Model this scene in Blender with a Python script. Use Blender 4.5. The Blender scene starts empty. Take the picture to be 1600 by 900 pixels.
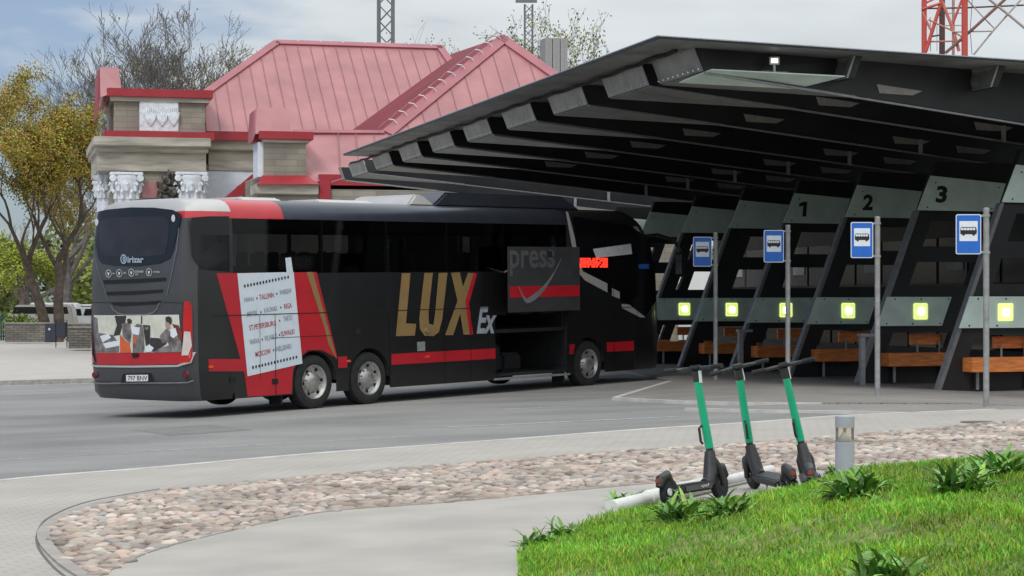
import bpy, bmesh, math, random
import numpy as np
from mathutils import Vector, Matrix
random.seed(7); np.random.seed(7)
R = math.radians
S = bpy.context.scene
COL = S.collection
F = 3178.0; HY = 472.0; CH = 1.72     # focal length in photo pixels, horizon row, eye height

# ------------------------------------------------------------------ camera, world, sun
cam = bpy.data.objects.new('camera', bpy.data.cameras.new('camera')); COL.objects.link(cam)
cam.location = (0, 0, CH); cam.rotation_euler = (R(90), 0, 0)
cam.data.sensor_width = 36; cam.data.lens = F / 1600 * 36; cam.data.shift_y = 22 / 1600
cam.data.clip_end = 3000; cam.data.clip_start = .2
S.camera = cam
SUN_EL, SUN_AZ = R(48), R(205)        # azimuth clockwise from +Y: behind the camera, a little left
W = bpy.data.worlds.new("World"); S.world = W; W.use_nodes = True
nt = W.node_tree; nt.nodes.clear()
N = lambda t: nt.nodes.new(t)
wo = N('ShaderNodeOutputWorld'); bg = N('ShaderNodeBackground'); bg2 = N('ShaderNodeBackground'); mx = N('ShaderNodeMixShader')
sky = N('ShaderNodeTexSky'); sky.sky_type = 'NISHITA'; sky.sun_disc = False
sky.sun_elevation = SUN_EL; sky.sun_rotation = SUN_AZ
tn = N('ShaderNodeMix'); tn.data_type = 'RGBA'; tn.blend_type = 'MULTIPLY'; tn.inputs[0].default_value = 1; tn.inputs[7].default_value = (.64, .76, .98, 1)
nt.links.new(sky.outputs[0], tn.inputs[6]); nt.links.new(tn.outputs[2], bg.inputs[0]); bg.inputs[1].default_value = .10
tc = N('ShaderNodeTexCoord'); sep = N('ShaderNodeSeparateXYZ'); nt.links.new(tc.outputs['Generated'], sep.inputs[0])
mp = N('ShaderNodeMapping'); mp.inputs['Scale'].default_value = (1, 1, 4.2); mp.inputs['Location'].default_value = (.35, .2, .1)
nt.links.new(tc.outputs['Generated'], mp.inputs[0])
no = N('ShaderNodeTexNoise'); no.inputs['Scale'].default_value = 6; no.inputs['Detail'].default_value = 5; no.inputs['Roughness'].default_value = .5
nt.links.new(mp.outputs[0], no.inputs[0])
def M2(op, a, b):
    n = N('ShaderNodeMath'); n.operation = op
    for i, v in enumerate((a, b)):
        if isinstance(v, (int, float)): n.inputs[i].default_value = v
        else: nt.links.new(v, n.inputs[i])
    return n.outputs[0]
# cloud cover: thinner to the left (west) above the trees
f1 = M2('ADD', M2('MULTIPLY', no.outputs[0], 2.2), M2('MULTIPLY', sep.outputs[0], 2.1))
f1 = M2('ADD', f1, .06)
cr = N('ShaderNodeValToRGB'); cr.color_ramp.elements[0].position = .62; cr.color_ramp.elements[0].color = (.25,) * 3 + (1,)
cr.color_ramp.elements[1].position = 1.1 if False else 1.0; cr.color_ramp.elements[1].color = (.93,) * 3 + (1,)
nt.links.new(f1, cr.inputs[0])
# overcast layer is brighter overhead than at the horizon
up = M2('MAXIMUM', sep.outputs[2], 0.0)
br = M2('ADD', M2('MULTIPLY', M2('POWER', up, .8), 1.5), .48)
shade = M2('ADD', M2('MULTIPLY', no.outputs[0], .75), .60)
cc = N('ShaderNodeRGB'); cc.outputs[0].default_value = (.93, .98, 1.0, 1)
nt.links.new(cc.outputs[0], bg2.inputs[0]); nt.links.new(M2('MULTIPLY', br, shade), bg2.inputs[1])
nt.links.new(cr.outputs[0], mx.inputs[0]); nt.links.new(bg.outputs[0], mx.inputs[1]); nt.links.new(bg2.outputs[0], mx.inputs[2])
nt.links.new(mx.outputs[0], wo.inputs[0])
sun = bpy.data.objects.new('sun', bpy.data.lights.new('sun', 'SUN')); COL.objects.link(sun)
sun.data.energy = 1.5; sun.data.angle = R(14); sun.data.color = (1, .955, .88)
sd = Vector((math.sin(SUN_AZ) * math.cos(SUN_EL), math.cos(SUN_AZ) * math.cos(SUN_EL), math.sin(SUN_EL)))
sun.rotation_euler = sd.to_track_quat('Z', 'Y').to_euler()
S.view_settings.view_transform = 'Standard'; S.view_settings.look = 'None'; S.view_settings.exposure = 0.0
S.view_settings.gamma = 1; S.view_settings.use_curve_mapping = False
S.render.engine = 'CYCLES'
S.cycles.max_bounces = 6; S.cycles.transparent_max_bounces = 12

# ------------------------------------------------------------------ materials
MATS = {}
def mat(name, rgb, rough=.6, metal=0.0, var=.12, scale=8.0, bump=0.0, bscale=None, spec=.5, coat=0.0, emit=None, es=0, stretch=None, rgb2=None, detail=4, vcol=False):
    if name in MATS: return MATS[name]
    m = bpy.data.materials.new(name); m.use_nodes = True; t = m.node_tree; p = t.nodes['Principled BSDF']
    p.inputs['Roughness'].default_value = rough; p.inputs['Metallic'].default_value = metal
    p.inputs['Specular IOR Level'].default_value = spec; p.inputs['Coat Weight'].default_value = coat
    p.inputs['Coat Roughness'].default_value = .08
    tc = t.nodes.new('ShaderNodeTexCoord'); src = tc.outputs['Object']
    if stretch:
        mpn = t.nodes.new('ShaderNodeMapping'); mpn.inputs['Scale'].default_value = stretch
        t.links.new(src, mpn.inputs[0]); src = mpn.outputs[0]
    nz = t.nodes.new('ShaderNodeTexNoise'); nz.inputs['Scale'].default_value = scale; nz.inputs['Detail'].default_value = detail
    t.links.new(src, nz.inputs[0])
    c1 = [max(0, c * (1 - var)) for c in rgb]; c2 = [min(1, c * (1 + var)) for c in (rgb2 or rgb)]
    r = t.nodes.new('ShaderNodeValToRGB'); r.color_ramp.elements[0].position = .32; r.color_ramp.elements[1].position = .68
    r.color_ramp.elements[0].color = (*c1, 1); r.color_ramp.elements[1].color = (*c2, 1)
    t.links.new(nz.outputs[0], r.inputs[0]); out = r.outputs[0]
    if vcol:
        at = t.nodes.new('ShaderNodeAttribute'); at.attribute_name = 'tint'
        ml = t.nodes.new('ShaderNodeMix'); ml.data_type = 'RGBA'; ml.blend_type = 'MULTIPLY'; ml.inputs[0].default_value = 1
        t.links.new(out, ml.inputs[6]); t.links.new(at.outputs[0], ml.inputs[7]); out = ml.outputs[2]
    t.links.new(out, p.inputs['Base Color'])
    if bump:
        n2 = t.nodes.new('ShaderNodeTexNoise'); n2.inputs['Scale'].default_value = bscale or scale * 3; n2.inputs['Detail'].default_value = 3
        t.links.new(src, n2.inputs[0]); b = t.nodes.new('ShaderNodeBump'); b.inputs['Strength'].default_value = bump; b.inputs['Distance'].default_value = .02
        t.links.new(n2.outputs[0], b.inputs['Height']); t.links.new(b.outputs[0], p.inputs['Normal'])
    if emit: p.inputs['Emission Color'].default_value = (*emit, 1); p.inputs['Emission Strength'].default_value = es
    MATS[name] = m; return m

def glass(name, tint, gloss_rough=.03, trans=.5):
    m = bpy.data.materials.new(name); m.use_nodes = True; t = m.node_tree; t.nodes.clear()
    o = t.nodes.new('ShaderNodeOutputMaterial'); mi = t.nodes.new('ShaderNodeMixShader'); tr = t.nodes.new('ShaderNodeBsdfTransparent')
    gl = t.nodes.new('ShaderNodeBsdfGlossy'); fr = t.nodes.new('ShaderNodeFresnel'); fr.inputs[0].default_value = 1.45
    tr.inputs[0].default_value = (*tint, 1); gl.inputs['Roughness'].default_value = gloss_rough
    t.links.new(fr.outputs[0], mi.inputs[0]); t.links.new(tr.outputs[0], mi.inputs[1]); t.links.new(gl.outputs[0], mi.inputs[2])
    t.links.new(mi.outputs[0], o.inputs[0]); MATS[name] = m; return m

def brickmat(name, c1, c2, mortar, bw, bh, ms=.02, rot=0, rough=.85, vary=.3, vert=False, bump=.4):
    m = bpy.data.materials.new(name); m.use_nodes = True; t = m.node_tree; p = t.nodes['Principled BSDF']; p.inputs['Roughness'].default_value = rough
    tc = t.nodes.new('ShaderNodeTexCoord'); mpn = t.nodes.new('ShaderNodeMapping')
    mpn.inputs['Rotation'].default_value = (R(90) if vert else 0, 0, rot)
    t.links.new(tc.outputs['Object'], mpn.inputs[0])
    b = t.nodes.new('ShaderNodeTexBrick'); b.inputs['Color1'].default_value = (*c1, 1); b.inputs['Color2'].default_value = (*c2, 1); b.inputs['Mortar'].default_value = (*mortar, 1)
    b.inputs['Scale'].default_value = 1; b.inputs['Brick Width'].default_value = bw; b.inputs['Row Height'].default_value = bh; b.inputs['Mortar Size'].default_value = ms
    b.inputs['Mortar Smooth'].default_value = .3
    t.links.new(mpn.outputs[0], b.inputs[0])
    nz = t.nodes.new('ShaderNodeTexNoise'); nz.inputs['Scale'].default_value = .9; nz.inputs['Detail'].default_value = 6
    t.links.new(tc.outputs['Object'], nz.inputs[0])
    r = t.nodes.new('ShaderNodeValToRGB'); r.color_ramp.elements[0].position = .3; r.color_ramp.elements[1].position = .7
    r.color_ramp.elements[0].color = ((1 - vary),) * 3 + (1,); r.color_ramp.elements[1].color = (1, 1, 1, 1)
    t.links.new(nz.outputs[0], r.inputs[0])
    ml = t.nodes.new('ShaderNodeMix'); ml.data_type = 'RGBA'; ml.blend_type = 'MULTIPLY'; ml.inputs[0].default_value = 1
    t.links.new(b.outputs[0], ml.inputs[6]); t.links.new(r.outputs[0], ml.inputs[7]); t.links.new(ml.outputs[2], p.inputs['Base Color'])
    bu = t.nodes.new('ShaderNodeBump'); bu.inputs['Strength'].default_value = bump; bu.inputs['Distance'].default_value = .01; bu.invert = True
    t.links.new(b.outputs['Fac'], bu.inputs['Height']); t.links.new(bu.outputs[0], p.inputs['Normal'])
    MATS[name] = m; return m

asphalt = mat('asphalt', (.245, .24, .228), .9, var=.09, scale=.35, bump=.3, bscale=60, stretch=(1, 1, 1))
def asph_speck():
    t = asphalt.node_tree; p = t.nodes['Principled BSDF']; src = p.inputs['Base Color'].links[0].from_socket
    tc = t.nodes.new('ShaderNodeTexCoord'); mpn = t.nodes.new('ShaderNodeMapping'); mpn.inputs['Rotation'].default_value = (0, 0, R(-50)); mpn.inputs['Scale'].default_value = (.35, .8, 1)
    t.links.new(tc.outputs['Object'], mpn.inputs[0])
    n1 = t.nodes.new('ShaderNodeTexNoise'); n1.inputs['Scale'].default_value = .8; n1.inputs['Detail'].default_value = 7; t.links.new(mpn.outputs[0], n1.inputs[0])
    n2 = t.nodes.new('ShaderNodeTexNoise'); n2.inputs['Scale'].default_value = 45; n2.inputs['Detail'].default_value = 3; t.links.new(tc.outputs['Object'], n2.inputs[0])
    ad = t.nodes.new('ShaderNodeMath'); ad.operation = 'ADD'; t.links.new(n1.outputs[0], ad.inputs[0]); t.links.new(n2.outputs[0], ad.inputs[1])
    r = t.nodes.new('ShaderNodeValToRGB'); r.color_ramp.elements[0].position = .75; r.color_ramp.elements[0].color = (.74,) * 3 + (1,); r.color_ramp.elements[1].position = 1.0; r.color_ramp.elements[1].color = (1.08,) * 3 + (1,)
    mu = t.nodes.new('ShaderNodeMath'); mu.operation = 'MULTIPLY'; mu.inputs[1].default_value = .93; t.links.new(ad.outputs[0], mu.inputs[0]); t.links.new(mu.outputs[0], r.inputs[0])
    ml = t.nodes.new('ShaderNodeMix'); ml.data_type = 'RGBA'; ml.blend_type = 'MULTIPLY'; ml.inputs[0].default_value = 1
    t.links.new(src, ml.inputs[6]); t.links.new(r.outputs[0], ml.inputs[7]); t.links.new(ml.outputs[2], p.inputs['Base Color'])
asph_speck()
paver = brickmat('pavers', (.46, .425, .375), (.43, .40, .355), (.34, .315, .28), .2, .1, .008, rot=R(-38), vary=.16)
plazam = brickmat('plaza_slabs', (.50, .47, .43), (.47, .44, .40), (.40, .38, .35), .4, .4, .01, vary=.1)
platm = brickmat('platform_pavers', (.33, .305, .275), (.30, .28, .255), (.17, .16, .15), .2, .1, .008, rot=R(20), vary=.25)
pathm = mat('path_concrete', (.40, .375, .335), .9, var=.10, scale=1.2, bump=.25, bscale=90, detail=8)
kerbm = mat('kerb_stone', (.52, .50, .47), .85, var=.15, scale=3, bump=.2)
paint = mat('road_paint', (.52, .52, .50), .8, var=.35, scale=9)
soil = mat('soil', (.10, .075, .045), .95, var=.3, scale=6, bump=.5)
stonem = mat('cobble', (.47, .425, .38), .9, var=.30, scale=1.3, bump=.4, vcol=True)
mortar = mat('cobble_bed', (.20, .165, .14), .95, var=.3, scale=12, bump=.6)
grassm = mat('grass_blade', (.265, .42, .035), .55, var=.25, scale=1.1, vcol=True, spec=.3)
turfm = mat('turf_soil', (.17, .20, .05), .95, var=.4, scale=5, bump=.5)
hosta = mat('broad_leaf', (.14, .28, .045), .58, var=.25, scale=30, vcol=True)
blackp = mat('black_paint', (.008, .008, .009), .28, var=.15, scale=2, coat=.45)
greyp = mat('anthracite_paint', (.050, .051, .056), .38, var=.10, scale=1.5, coat=.3)
darkmetal = mat('navy_metallic', (.05, .055, .075), .30, metal=.6, var=.1, scale=2)
silverp = mat('silver_paint', (.50, .49, .47), .3, metal=.3, var=.06, scale=2)
redp = mat('red_paint', (.45, .008, .018), .35, var=.08, scale=2, coat=.3)
whitep = mat('poster_white', (.62, .68, .74), .5, var=.05, scale=4)
goldp = mat('gold_paint', (.30, .19, .075), .42, metal=.25, var=.08, scale=3)
greytxt = mat('grey_lettering', (.26, .28, .31), .5, var=.05)
palegrey = mat('pale_lettering', (.62, .62, .62), .5, var=.03)
redtxt = mat('red_lettering', (.42, .03, .05), .5, var=.05)
dkgrey = mat('hatch_grey', (.032, .032, .034), .5, var=.2, scale=3)
ghost = mat('ghost_lettering', (.085, .085, .087), .5, var=.1)
black = mat('dark_void', (.006, .006, .007), .8, var=.2)
rubber = mat('rubber', (.018, .018, .018), .85, var=.3, scale=12)
alu = mat('wheel_steel', (.45, .44, .42), .34, metal=.8, var=.2, scale=14)
chrome = mat('chrome', (.7, .7, .7), .15, metal=.9, var=.05)
seatm = mat('seat_fabric', (.035, .02, .022), .9, var=.3, scale=10)
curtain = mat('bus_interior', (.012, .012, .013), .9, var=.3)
busglass = glass('bus_glass', (.22, .22, .23))
winglass = mat('black_glass', (.004, .004, .005), .06, var=.1, spec=.55)
rearglass = mat('rear_window_glass', (.016, .013, .014), .07, var=.3, scale=2.5, spec=.55)
lampred = mat('tail_light_red', (.50, .006, .012), .25, var=.08, coat=.5)
lampwhite = mat('tail_light_clear', (.62, .55, .52), .2, var=.08, coat=.5)
ledm = mat('led_red', (.6, .02, .01), .5, emit=(1, .03, .015), es=2.2)
bluem = mat('sign_blue', (.015, .13, .52), .4, var=.05)
whiteb = mat('sign_white', (.72, .76, .80), .4, var=.04)
galv = mat('galvanised_steel', (.34, .34, .33), .5, metal=.35, var=.18, scale=9)
canopyblack = mat('black_cladding', (.016, .016, .018), .5, var=.35, scale=1.2, bump=.06)
capgrey = mat('beam_cap_metal', (.25, .255, .25), .5, metal=.3, var=.22, scale=2.5)
soffit = mat('soffit_panel', (.20, .205, .20), .55, var=.4, scale=.9)
fascia = mat('fascia_metal', (.05, .052, .056), .4, metal=.4, var=.15)
frost = mat('frosted_glass', (.66, .80, .71), .3, var=.10, scale=2.2, spec=.6)
edgem = mat('edge_strip_metal', (.30, .305, .31), .5, metal=.4, var=.15)
glow = mat('lamp_diffuser', (.7, .8, .3), .5, emit=(.80, .92, .30), es=.85)
hot = mat('lamp_core', (1, 1, .9), .5, emit=(1, 1, .8), es=5)
wood = mat('orange_wood', (.80, .25, .065), .5, var=.25, scale=3, stretch=(1, 1, 8))
numb = mat('black_numeral', (.012, .013, .013), .5)
pinkroof = mat('pink_metal_roof', (.385, .165, .17), .5, var=.13, scale=.9, detail=9, stretch=(1, 1, .35))
pinktrim = mat('rose_metal_trim', (.36, .12, .14), .45, var=.1, scale=1)
redtrim = mat('red_metal_trim', (.33, .025, .035), .42, var=.12, scale=1.5)
seamm = mat('roof_seam', (.26, .12, .125), .5, var=.1)
limestone = brickmat('limestone', (.36, .325, .26), (.29, .26, .215), (.22, .20, .17), .9, .24, .012, vert=True, vary=.35)
cornicem = mat('cornice_stone', (.41, .375, .315), .85, var=.30, scale=1.6, stretch=(.4, 1, 3), bump=.2)
plaster = mat('white_plaster', (.66, .69, .76), .85, var=.07, scale=2.5, bump=.5, bscale=8)
carved = mat('carved_plaster', (.68, .71, .75), .85, var=.14, scale=5, bump=1.0, bscale=9)
bark = mat('bark', (.085, .065, .05), .95, var=.35, scale=4, bump=.6)
barkgrey = mat('grey_bark', (.13, .115, .105), .95, var=.3, scale=4, bump=.4)
leafm = mat('spring_leaf', (.34, .30, .035), .6, var=.2, scale=1.2, vcol=True)
scoot = mat('scooter_green', (.012, .42, .22), .38, var=.05, coat=.3)
scblack = mat('scooter_black', (.03, .03, .032), .5, var=.25, scale=20)
boll = mat('bollard_grey', (.36, .385, .41), .5, metal=.2, var=.05)
pipew = mat('white_pipe', (.66, .66, .63), .5, var=.12, scale=5)
towred = mat('tower_red', (.55, .08, .06), .5, var=.1)
towdark = mat('tower_dark', (.10, .05, .05), .6, var=.1)
towgrey = mat('tower_grey', (.17, .18, .19), .6, var=.1)
orange = mat('print_orange', (.62, .12, .03), .6, var=.1)
pdark = mat('print_dark', (.035, .03, .03), .6, var=.2)
pmid = mat('print_mid', (.17, .15, .145), .6, var=.55, scale=7)
ppale = mat('print_pale', (.62, .62, .52), .6, var=.1)

# ------------------------------------------------------------------ mesh helpers
class MB:
    def __init__(s): s.v = []; s.f = []; s.m = []
    def add(s, vs, fs, mi=0):
        o = len(s.v); s.v += [tuple(v) for v in vs]; s.f += [tuple(o + i for i in f) for f in fs]; s.m += [mi] * len(fs); return s
    def box(s, a, b, mi=0):
        x0, y0, z0 = a; x1, y1, z1 = b
        return s.add([(x0,y0,z0),(x1,y0,z0),(x1,y1,z0),(x0,y1,z0),(x0,y0,z1),(x1,y0,z1),(x1,y1,z1),(x0,y1,z1)],
              [(0,3,2,1),(4,5,6,7),(0,1,5,4),(1,2,6,5),(2,3,7,6),(3,0,4,7)], mi)
    def prism(s, poly, d, mi=0):
        n = len(poly); p = [Vector(q) for q in poly]; d = Vector(d)
        s.add(p + [q + d for q in p], [tuple(range(n))[::-1], tuple(range(n, 2*n))] + [(i, (i+1) % n, n + (i+1) % n, n + i) for i in range(n)], mi)
        return s
    def tube(s, pts, rads, n=8, mi=0, cap=True):
        pts = [Vector(p) for p in pts]
        if not isinstance(rads, (list, tuple)): rads = [rads] * len(pts)
        o = len(s.v); prev = None
        for i, p in enumerate(pts):
            d = (pts[min(i+1, len(pts)-1)] - pts[max(i-1, 0)]).normalized()
            if prev is None: a = d.orthogonal().normalized()
            else:
                a = prev - d * prev.dot(d)
                a = a.normalized() if a.length > 1e-6 else d.orthogonal().normalized()
            prev = a; b = d.cross(a)
            for k in range(n):
                t = 2 * math.pi * k / n
                s.v.append(tuple(p + (a * math.cos(t) + b * math.sin(t)) * rads[i]))
        for i in range(len(pts) - 1):
            for k in range(n):
                s.f.append((o+i*n+k, o+i*n+(k+1) % n, o+(i+1)*n+(k+1) % n, o+(i+1)*n+k)); s.m.append(mi)
        if cap:
            s.f.append(tuple(o + k for k in range(n))[::-1]); s.m.append(mi)
            s.f.append(tuple(o + (len(pts)-1)*n + k for k in range(n))); s.m.append(mi)
        return s
    def lathe(s, prof, n=24, mi=0, axis='z', org=(0,0,0)):   # prof: (r, h)
        o = len(s.v)
        for r, h in prof:
            for k in range(n):
                t = 2*math.pi*k/n; a, b = r*math.cos(t), r*math.sin(t)
                v = (a, b, h) if axis == 'z' else (a, h, b)
                s.v.append((v[0]+org[0], v[1]+org[1], v[2]+org[2]))
        for i in range(len(prof)-1):
            for k in range(n):
                s.f.append((o+i*n+k, o+i*n+(k+1) % n, o+(i+1)*n+(k+1) % n, o+(i+1)*n+k)); s.m.append(mi)
        return s
    def build(s, name, mats, parent=None, smooth=False, bevel=0):
        me = bpy.data.meshes.new(name); me.from_pydata(s.v, [], s.f)
        if not isinstance(mats, (list, tuple)): mats = [mats]
        for m in mats: me.materials.append(m)
        me.polygons.foreach_set('material_index', s.m)
        bm = bmesh.new(); bm.from_mesh(me); bmesh.ops.recalc_face_normals(bm, faces=bm.faces)
        if bevel:
            ed = [e for e in bm.edges if len(e.link_faces) == 2 and e.calc_face_angle(0) > .6]
            bmesh.ops.bevel(bm, geom=ed, offset=bevel, segments=2, affect='EDGES', clamp_overlap=True)
        bm.to_mesh(me); bm.free()
        if smooth:
            me.polygons.foreach_set('use_smooth', [True] * len(me.polygons))
            try: me.set_sharp_from_angle(angle=R(38))
            except Exception: pass
        o = bpy.data.objects.new(name, me); COL.objects.link(o)
        if parent: o.parent = parent
        return o
def tag(o, label=None, cat=None, group=None, kind=None):
    if label: o['label'] = label
    if cat: o['category'] = cat
    if group: o['group'] = group
    if kind: o['kind'] = kind
    return o
def empty(name, loc=(0,0,0), rz=0, rx=0, ry=0, **k):
    o = bpy.data.objects.new(name, None); COL.objects.link(o); o.location = loc; o.rotation_euler = (rx, ry, rz); o.empty_display_size = .3
    return tag(o, **k)
def copy_tree(o, parent=None):
    c = o.copy(); COL.objects.link(c); c.parent = parent
    for ch in [q for q in o.children]: copy_tree(ch, c)
    return c
def tint(o, cols):     # per-vertex base-colour variation
    me = o.data; a = me.color_attributes.new('tint', 'FLOAT_COLOR', 'POINT')
    c = np.ones((len(me.vertices), 4), dtype=np.float32); c[:, :3] = cols; a.data.foreach_set('color', c.ravel())

# ------------------------------------------------------------------ terrain
def g(x, y):
    z = -.031 * min(max(0, 4.5 - x), 19.3)
    c = x + .277 * y
    return z - .045 * min(max(0, c - 16.8), 5)
def unp(px, py, off=0.0):              # where the ray of a photo pixel meets the ground
    z = 0
    for _ in range(60):
        d = (CH - z - off) * F / max(py - HY, 1.0); x = (px - 800) / F * d; z = .5 * z + .5 * g(x, d)
    return (x, d)
def sheet(name, pts, off, m, skirt=0, **k):
    bm = bmesh.new(); vs = [bm.verts.new((p[0], p[1], 0)) for p in pts]; bm.faces.new(vs).normal_update()
    bmesh.ops.triangulate(bm, faces=bm.faces)
    for co, no_ in (((4.5,0,0),(1,0,0)), ((-14.8,0,0),(1,0,0)), ((16.8,0,0),(1,.277,0)), ((21.8,0,0),(1,.277,0))):
        bmesh.ops.bisect_plane(bm, geom=bm.verts[:] + bm.edges[:] + bm.faces[:], plane_co=co, plane_no=no_)
    for v in bm.verts: v.co.z = g(v.co.x, v.co.y) + off
    bmesh.ops.recalc_face_normals(bm, faces=bm.faces)
    if sum(f.normal.z for f in bm.faces) < 0: bmesh.ops.reverse_faces(bm, faces=bm.faces)
    if skirt:
        be = [e for e in bm.edges if e.is_boundary]
        r = bmesh.ops.extrude_edge_only(bm, edges=be)
        for v in [q for q in r['geom'] if isinstance(q, bmesh.types.BMVert)]: v.co.z -= skirt
    me = bpy.data.meshes.new(name); bm.to_mesh(me); bm.free(); me.materials.append(m)
    o = bpy.data.objects.new(name, me); COL.objects.link(o); return tag(o, **k)
def smoothline(pts, n=6):
    out = []; P = [Vector((p[0], p[1])) for p in pts]
    for i in range(len(P) - 1):
        p0 = P[max(i-1, 0)]; p1 = P[i]; p2 = P[i+1]; p3 = P[min(i+2, len(P)-1)]
        for k in range(n):
            t = k / n
            out.append(.5 * ((2*p1) + (p2-p0)*t + (2*p0-5*p1+4*p2-p3)*t*t + (3*p1-p0-3*p2+p3)*t**3))
    out.append(P[-1]); return [(p.x, p.y) for p in out]
def ribbon(name, line, w, z0, z1, m, side=1, **k):     # a kerb or edging along a line
    P = [Vector((p[0], p[1])) for p in line]; Q = []
    for a_, b_ in zip(P, P[1:]):
        kk = max(1, int((b_-a_).length/.8)); Q += [a_.lerp(b_, i/kk) for i in range(kk)]
    P = Q + [P[-1]]; mb = MB(); n = len(P); vs = []
    for i, p in enumerate(P):
        d = (P[min(i+1, n-1)] - P[max(i-1, 0)]).normalized(); q = p + Vector((-d.y, d.x)) * w * side; h = g(p.x, p.y); h2 = h
        vs += [(p.x, p.y, h+z0), (p.x, p.y, h+z1), (q.x, q.y, h2+z1), (q.x, q.y, h2+z0)]
    fs = []
    for i in range(n-1):
        a = i*4; b = a+4
        fs += [(a, b, b+1, a+1), (a+1, b+1, b+2, a+2), (a+2, b+2, b+3, a+3)]
    fs += [(0, 1, 2, 3), (4*n-4, 4*n-1, 4*n-2, 4*n-3)]
    return tag(mb.add(vs, fs).build(name, m), **k)

def disk(r): return [(r*math.cos(t*math.pi/18), r*math.sin(t*math.pi/18)+60) for t in range(36)]
sheet('ground', disk(900), -.03, mat('far_ground', (.10, .12, .04), .95, var=.3, scale=.05), kind='structure')
sheet('road', [(-60, 8), (40, 8), (45, 90), (-60, 90)], 0.0, asphalt, kind='structure')
PO = .10                       # pavements stand 10 cm above the road
# near pavement
top_edge = smoothline([unp(x, y, PO) for x, y in ((-260, 790), (0, 752), (250, 731), (500, 709), (750, 691), (1000, 672), (1200, 659), (1410, 646), (1560, 640))])
sheet('pavement', top_edge + [unp(2300, 640, PO), (16, 22), (12, 6), (-12, 6)], PO, paver, kind='structure')
ribbon('kerb', top_edge, .12, -.05, PO + .008, kerbm, side=1, kind='structure')
# cobbled strip
cu = smoothline([unp(x, y, PO) for x, y in ((150, 905), (112, 880), (82, 850), (80, 828), (105, 808), (160, 789), (250, 769), (380, 756), (500, 745), (750, 723), (1000, 705), (1200, 691), (1400, 675), (1700, 648))])
cl = smoothline([unp(x, y, PO) for x, y in ((1750, 705), (1450, 722), (1300, 733), (1150, 745), (1000, 758), (850, 772), (700, 786), (500, 802), (330, 838), (230, 866), (150, 905))])
cobpoly = cu + cl[:-1]
sheet('cobble_bed', cobpoly, PO + .006, mortar, kind='structure')
ribbon('cobble_edging', cu, .10, -.05, PO + .014, mat('edging_stone', (.33, .30, .27), .9, var=.15, scale=4), side=1, kind='structure')
path = cl[:-1] + [unp(150, 905, PO), (-2.2, 8), (-2, 6), (4, 6), (12, 14), (12, 22)]
sheet('path', [unp(1750, 705, PO)] + cl[1:-1] + [unp(150, 905, PO), (-2.6, 9), (-2.4, 6), (10, 6), (14, 20)], PO + .004, pathm, kind='structure')
ribbon('path_edging', cl, .08, -.05, PO + .012, MATS['edging_stone'], side=-1, kind='structure')
# soldier course that turns round the tip of the cobbles
outer = [(x, y) for x, y in smoothline([unp(x, y, PO) for x, y in ((110, 905), (85, 885), (62, 855), (62, 830), (80, 808), (140, 784), (250, 764))])]
ribbon('paver_joint', outer, .02, PO, PO + .004, mat('joint_dark', (.14, .125, .11), .95), kind='structure')

def inpoly(x, y, poly):
    c = False; j = len(poly) - 1
    for i in range(len(poly)):
        xi, yi = poly[i]; xj, yj = poly[j]
        if (yi > y) != (yj > y) and x < (xj-xi)*(y-yi)/(yj-yi)+xi: c = not c
        j = i
    return c
def cobbles():
    xs = [p[0] for p in cobpoly]; ys = [p[1] for p in cobpoly]
    ico = bmesh.new(); bmesh.ops.create_icosphere(ico, subdivisions=2, radius=1); iv = np.array([v.co[:] for v in ico.verts]); jf = [tuple(v.index for v in f.verts) for f in ico.faces]; ico.free()
    vs = []; fs = []; cs = []; n0 = 0; pal = [(1, .93, .86), (.98, .82, .76), (.85, .79, .74), (1.12, 1.08, 1.02), (.62, .57, .54), (.92, .78, .70), (.82, .82, .84), (.95, .90, .85)]
    y = min(ys)
    while y < max(ys):
        x = min(xs) + random.uniform(0, .1)
        while x < max(xs):
            px, py = x + random.uniform(-.03, .03), y + random.uniform(-.03, .03)
            if inpoly(px, py, cobpoly):
                a = random.uniform(.045, .10); b = random.uniform(.04, .065); rz = random.uniform(0, 3.14)
                v = iv * (a, b, random.uniform(.018, .032)); v = v * (1 + .16 * np.sin(iv[:, [1, 2, 0]] * 4 + random.uniform(0, 6)))
                c_, s_ = math.cos(rz), math.sin(rz)
                w = np.stack([v[:, 0]*c_ - v[:, 1]*s_ + px, v[:, 0]*s_ + v[:, 1]*c_ + py, v[:, 2] + g(px, py) + PO + .004 + random.uniform(-.012, .008)], 1)
                vs.append(w); fs += [tuple(n0 + i for i in f) for f in jf]; n0 += len(w)
                cs.append(np.tile(np.array(random.choice(pal)) * random.uniform(.75, 1.1), (len(w), 1)))
            x += .128
        y += .104
    me = bpy.data.meshes.new('cobblestones'); me.from_pydata(np.concatenate(vs).tolist(), [], fs); me.materials.append(stonem)
    me.polygons.foreach_set('use_smooth', [True]*len(me.polygons))
    o = bpy.data.objects.new('cobblestones', me); COL.objects.link(o); tint(o, np.concatenate(cs))
    tag(o, 'rounded pinkish field stones set in a strip between two pavements', 'cobblestones', kind='stuff')
cobbles()
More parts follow.
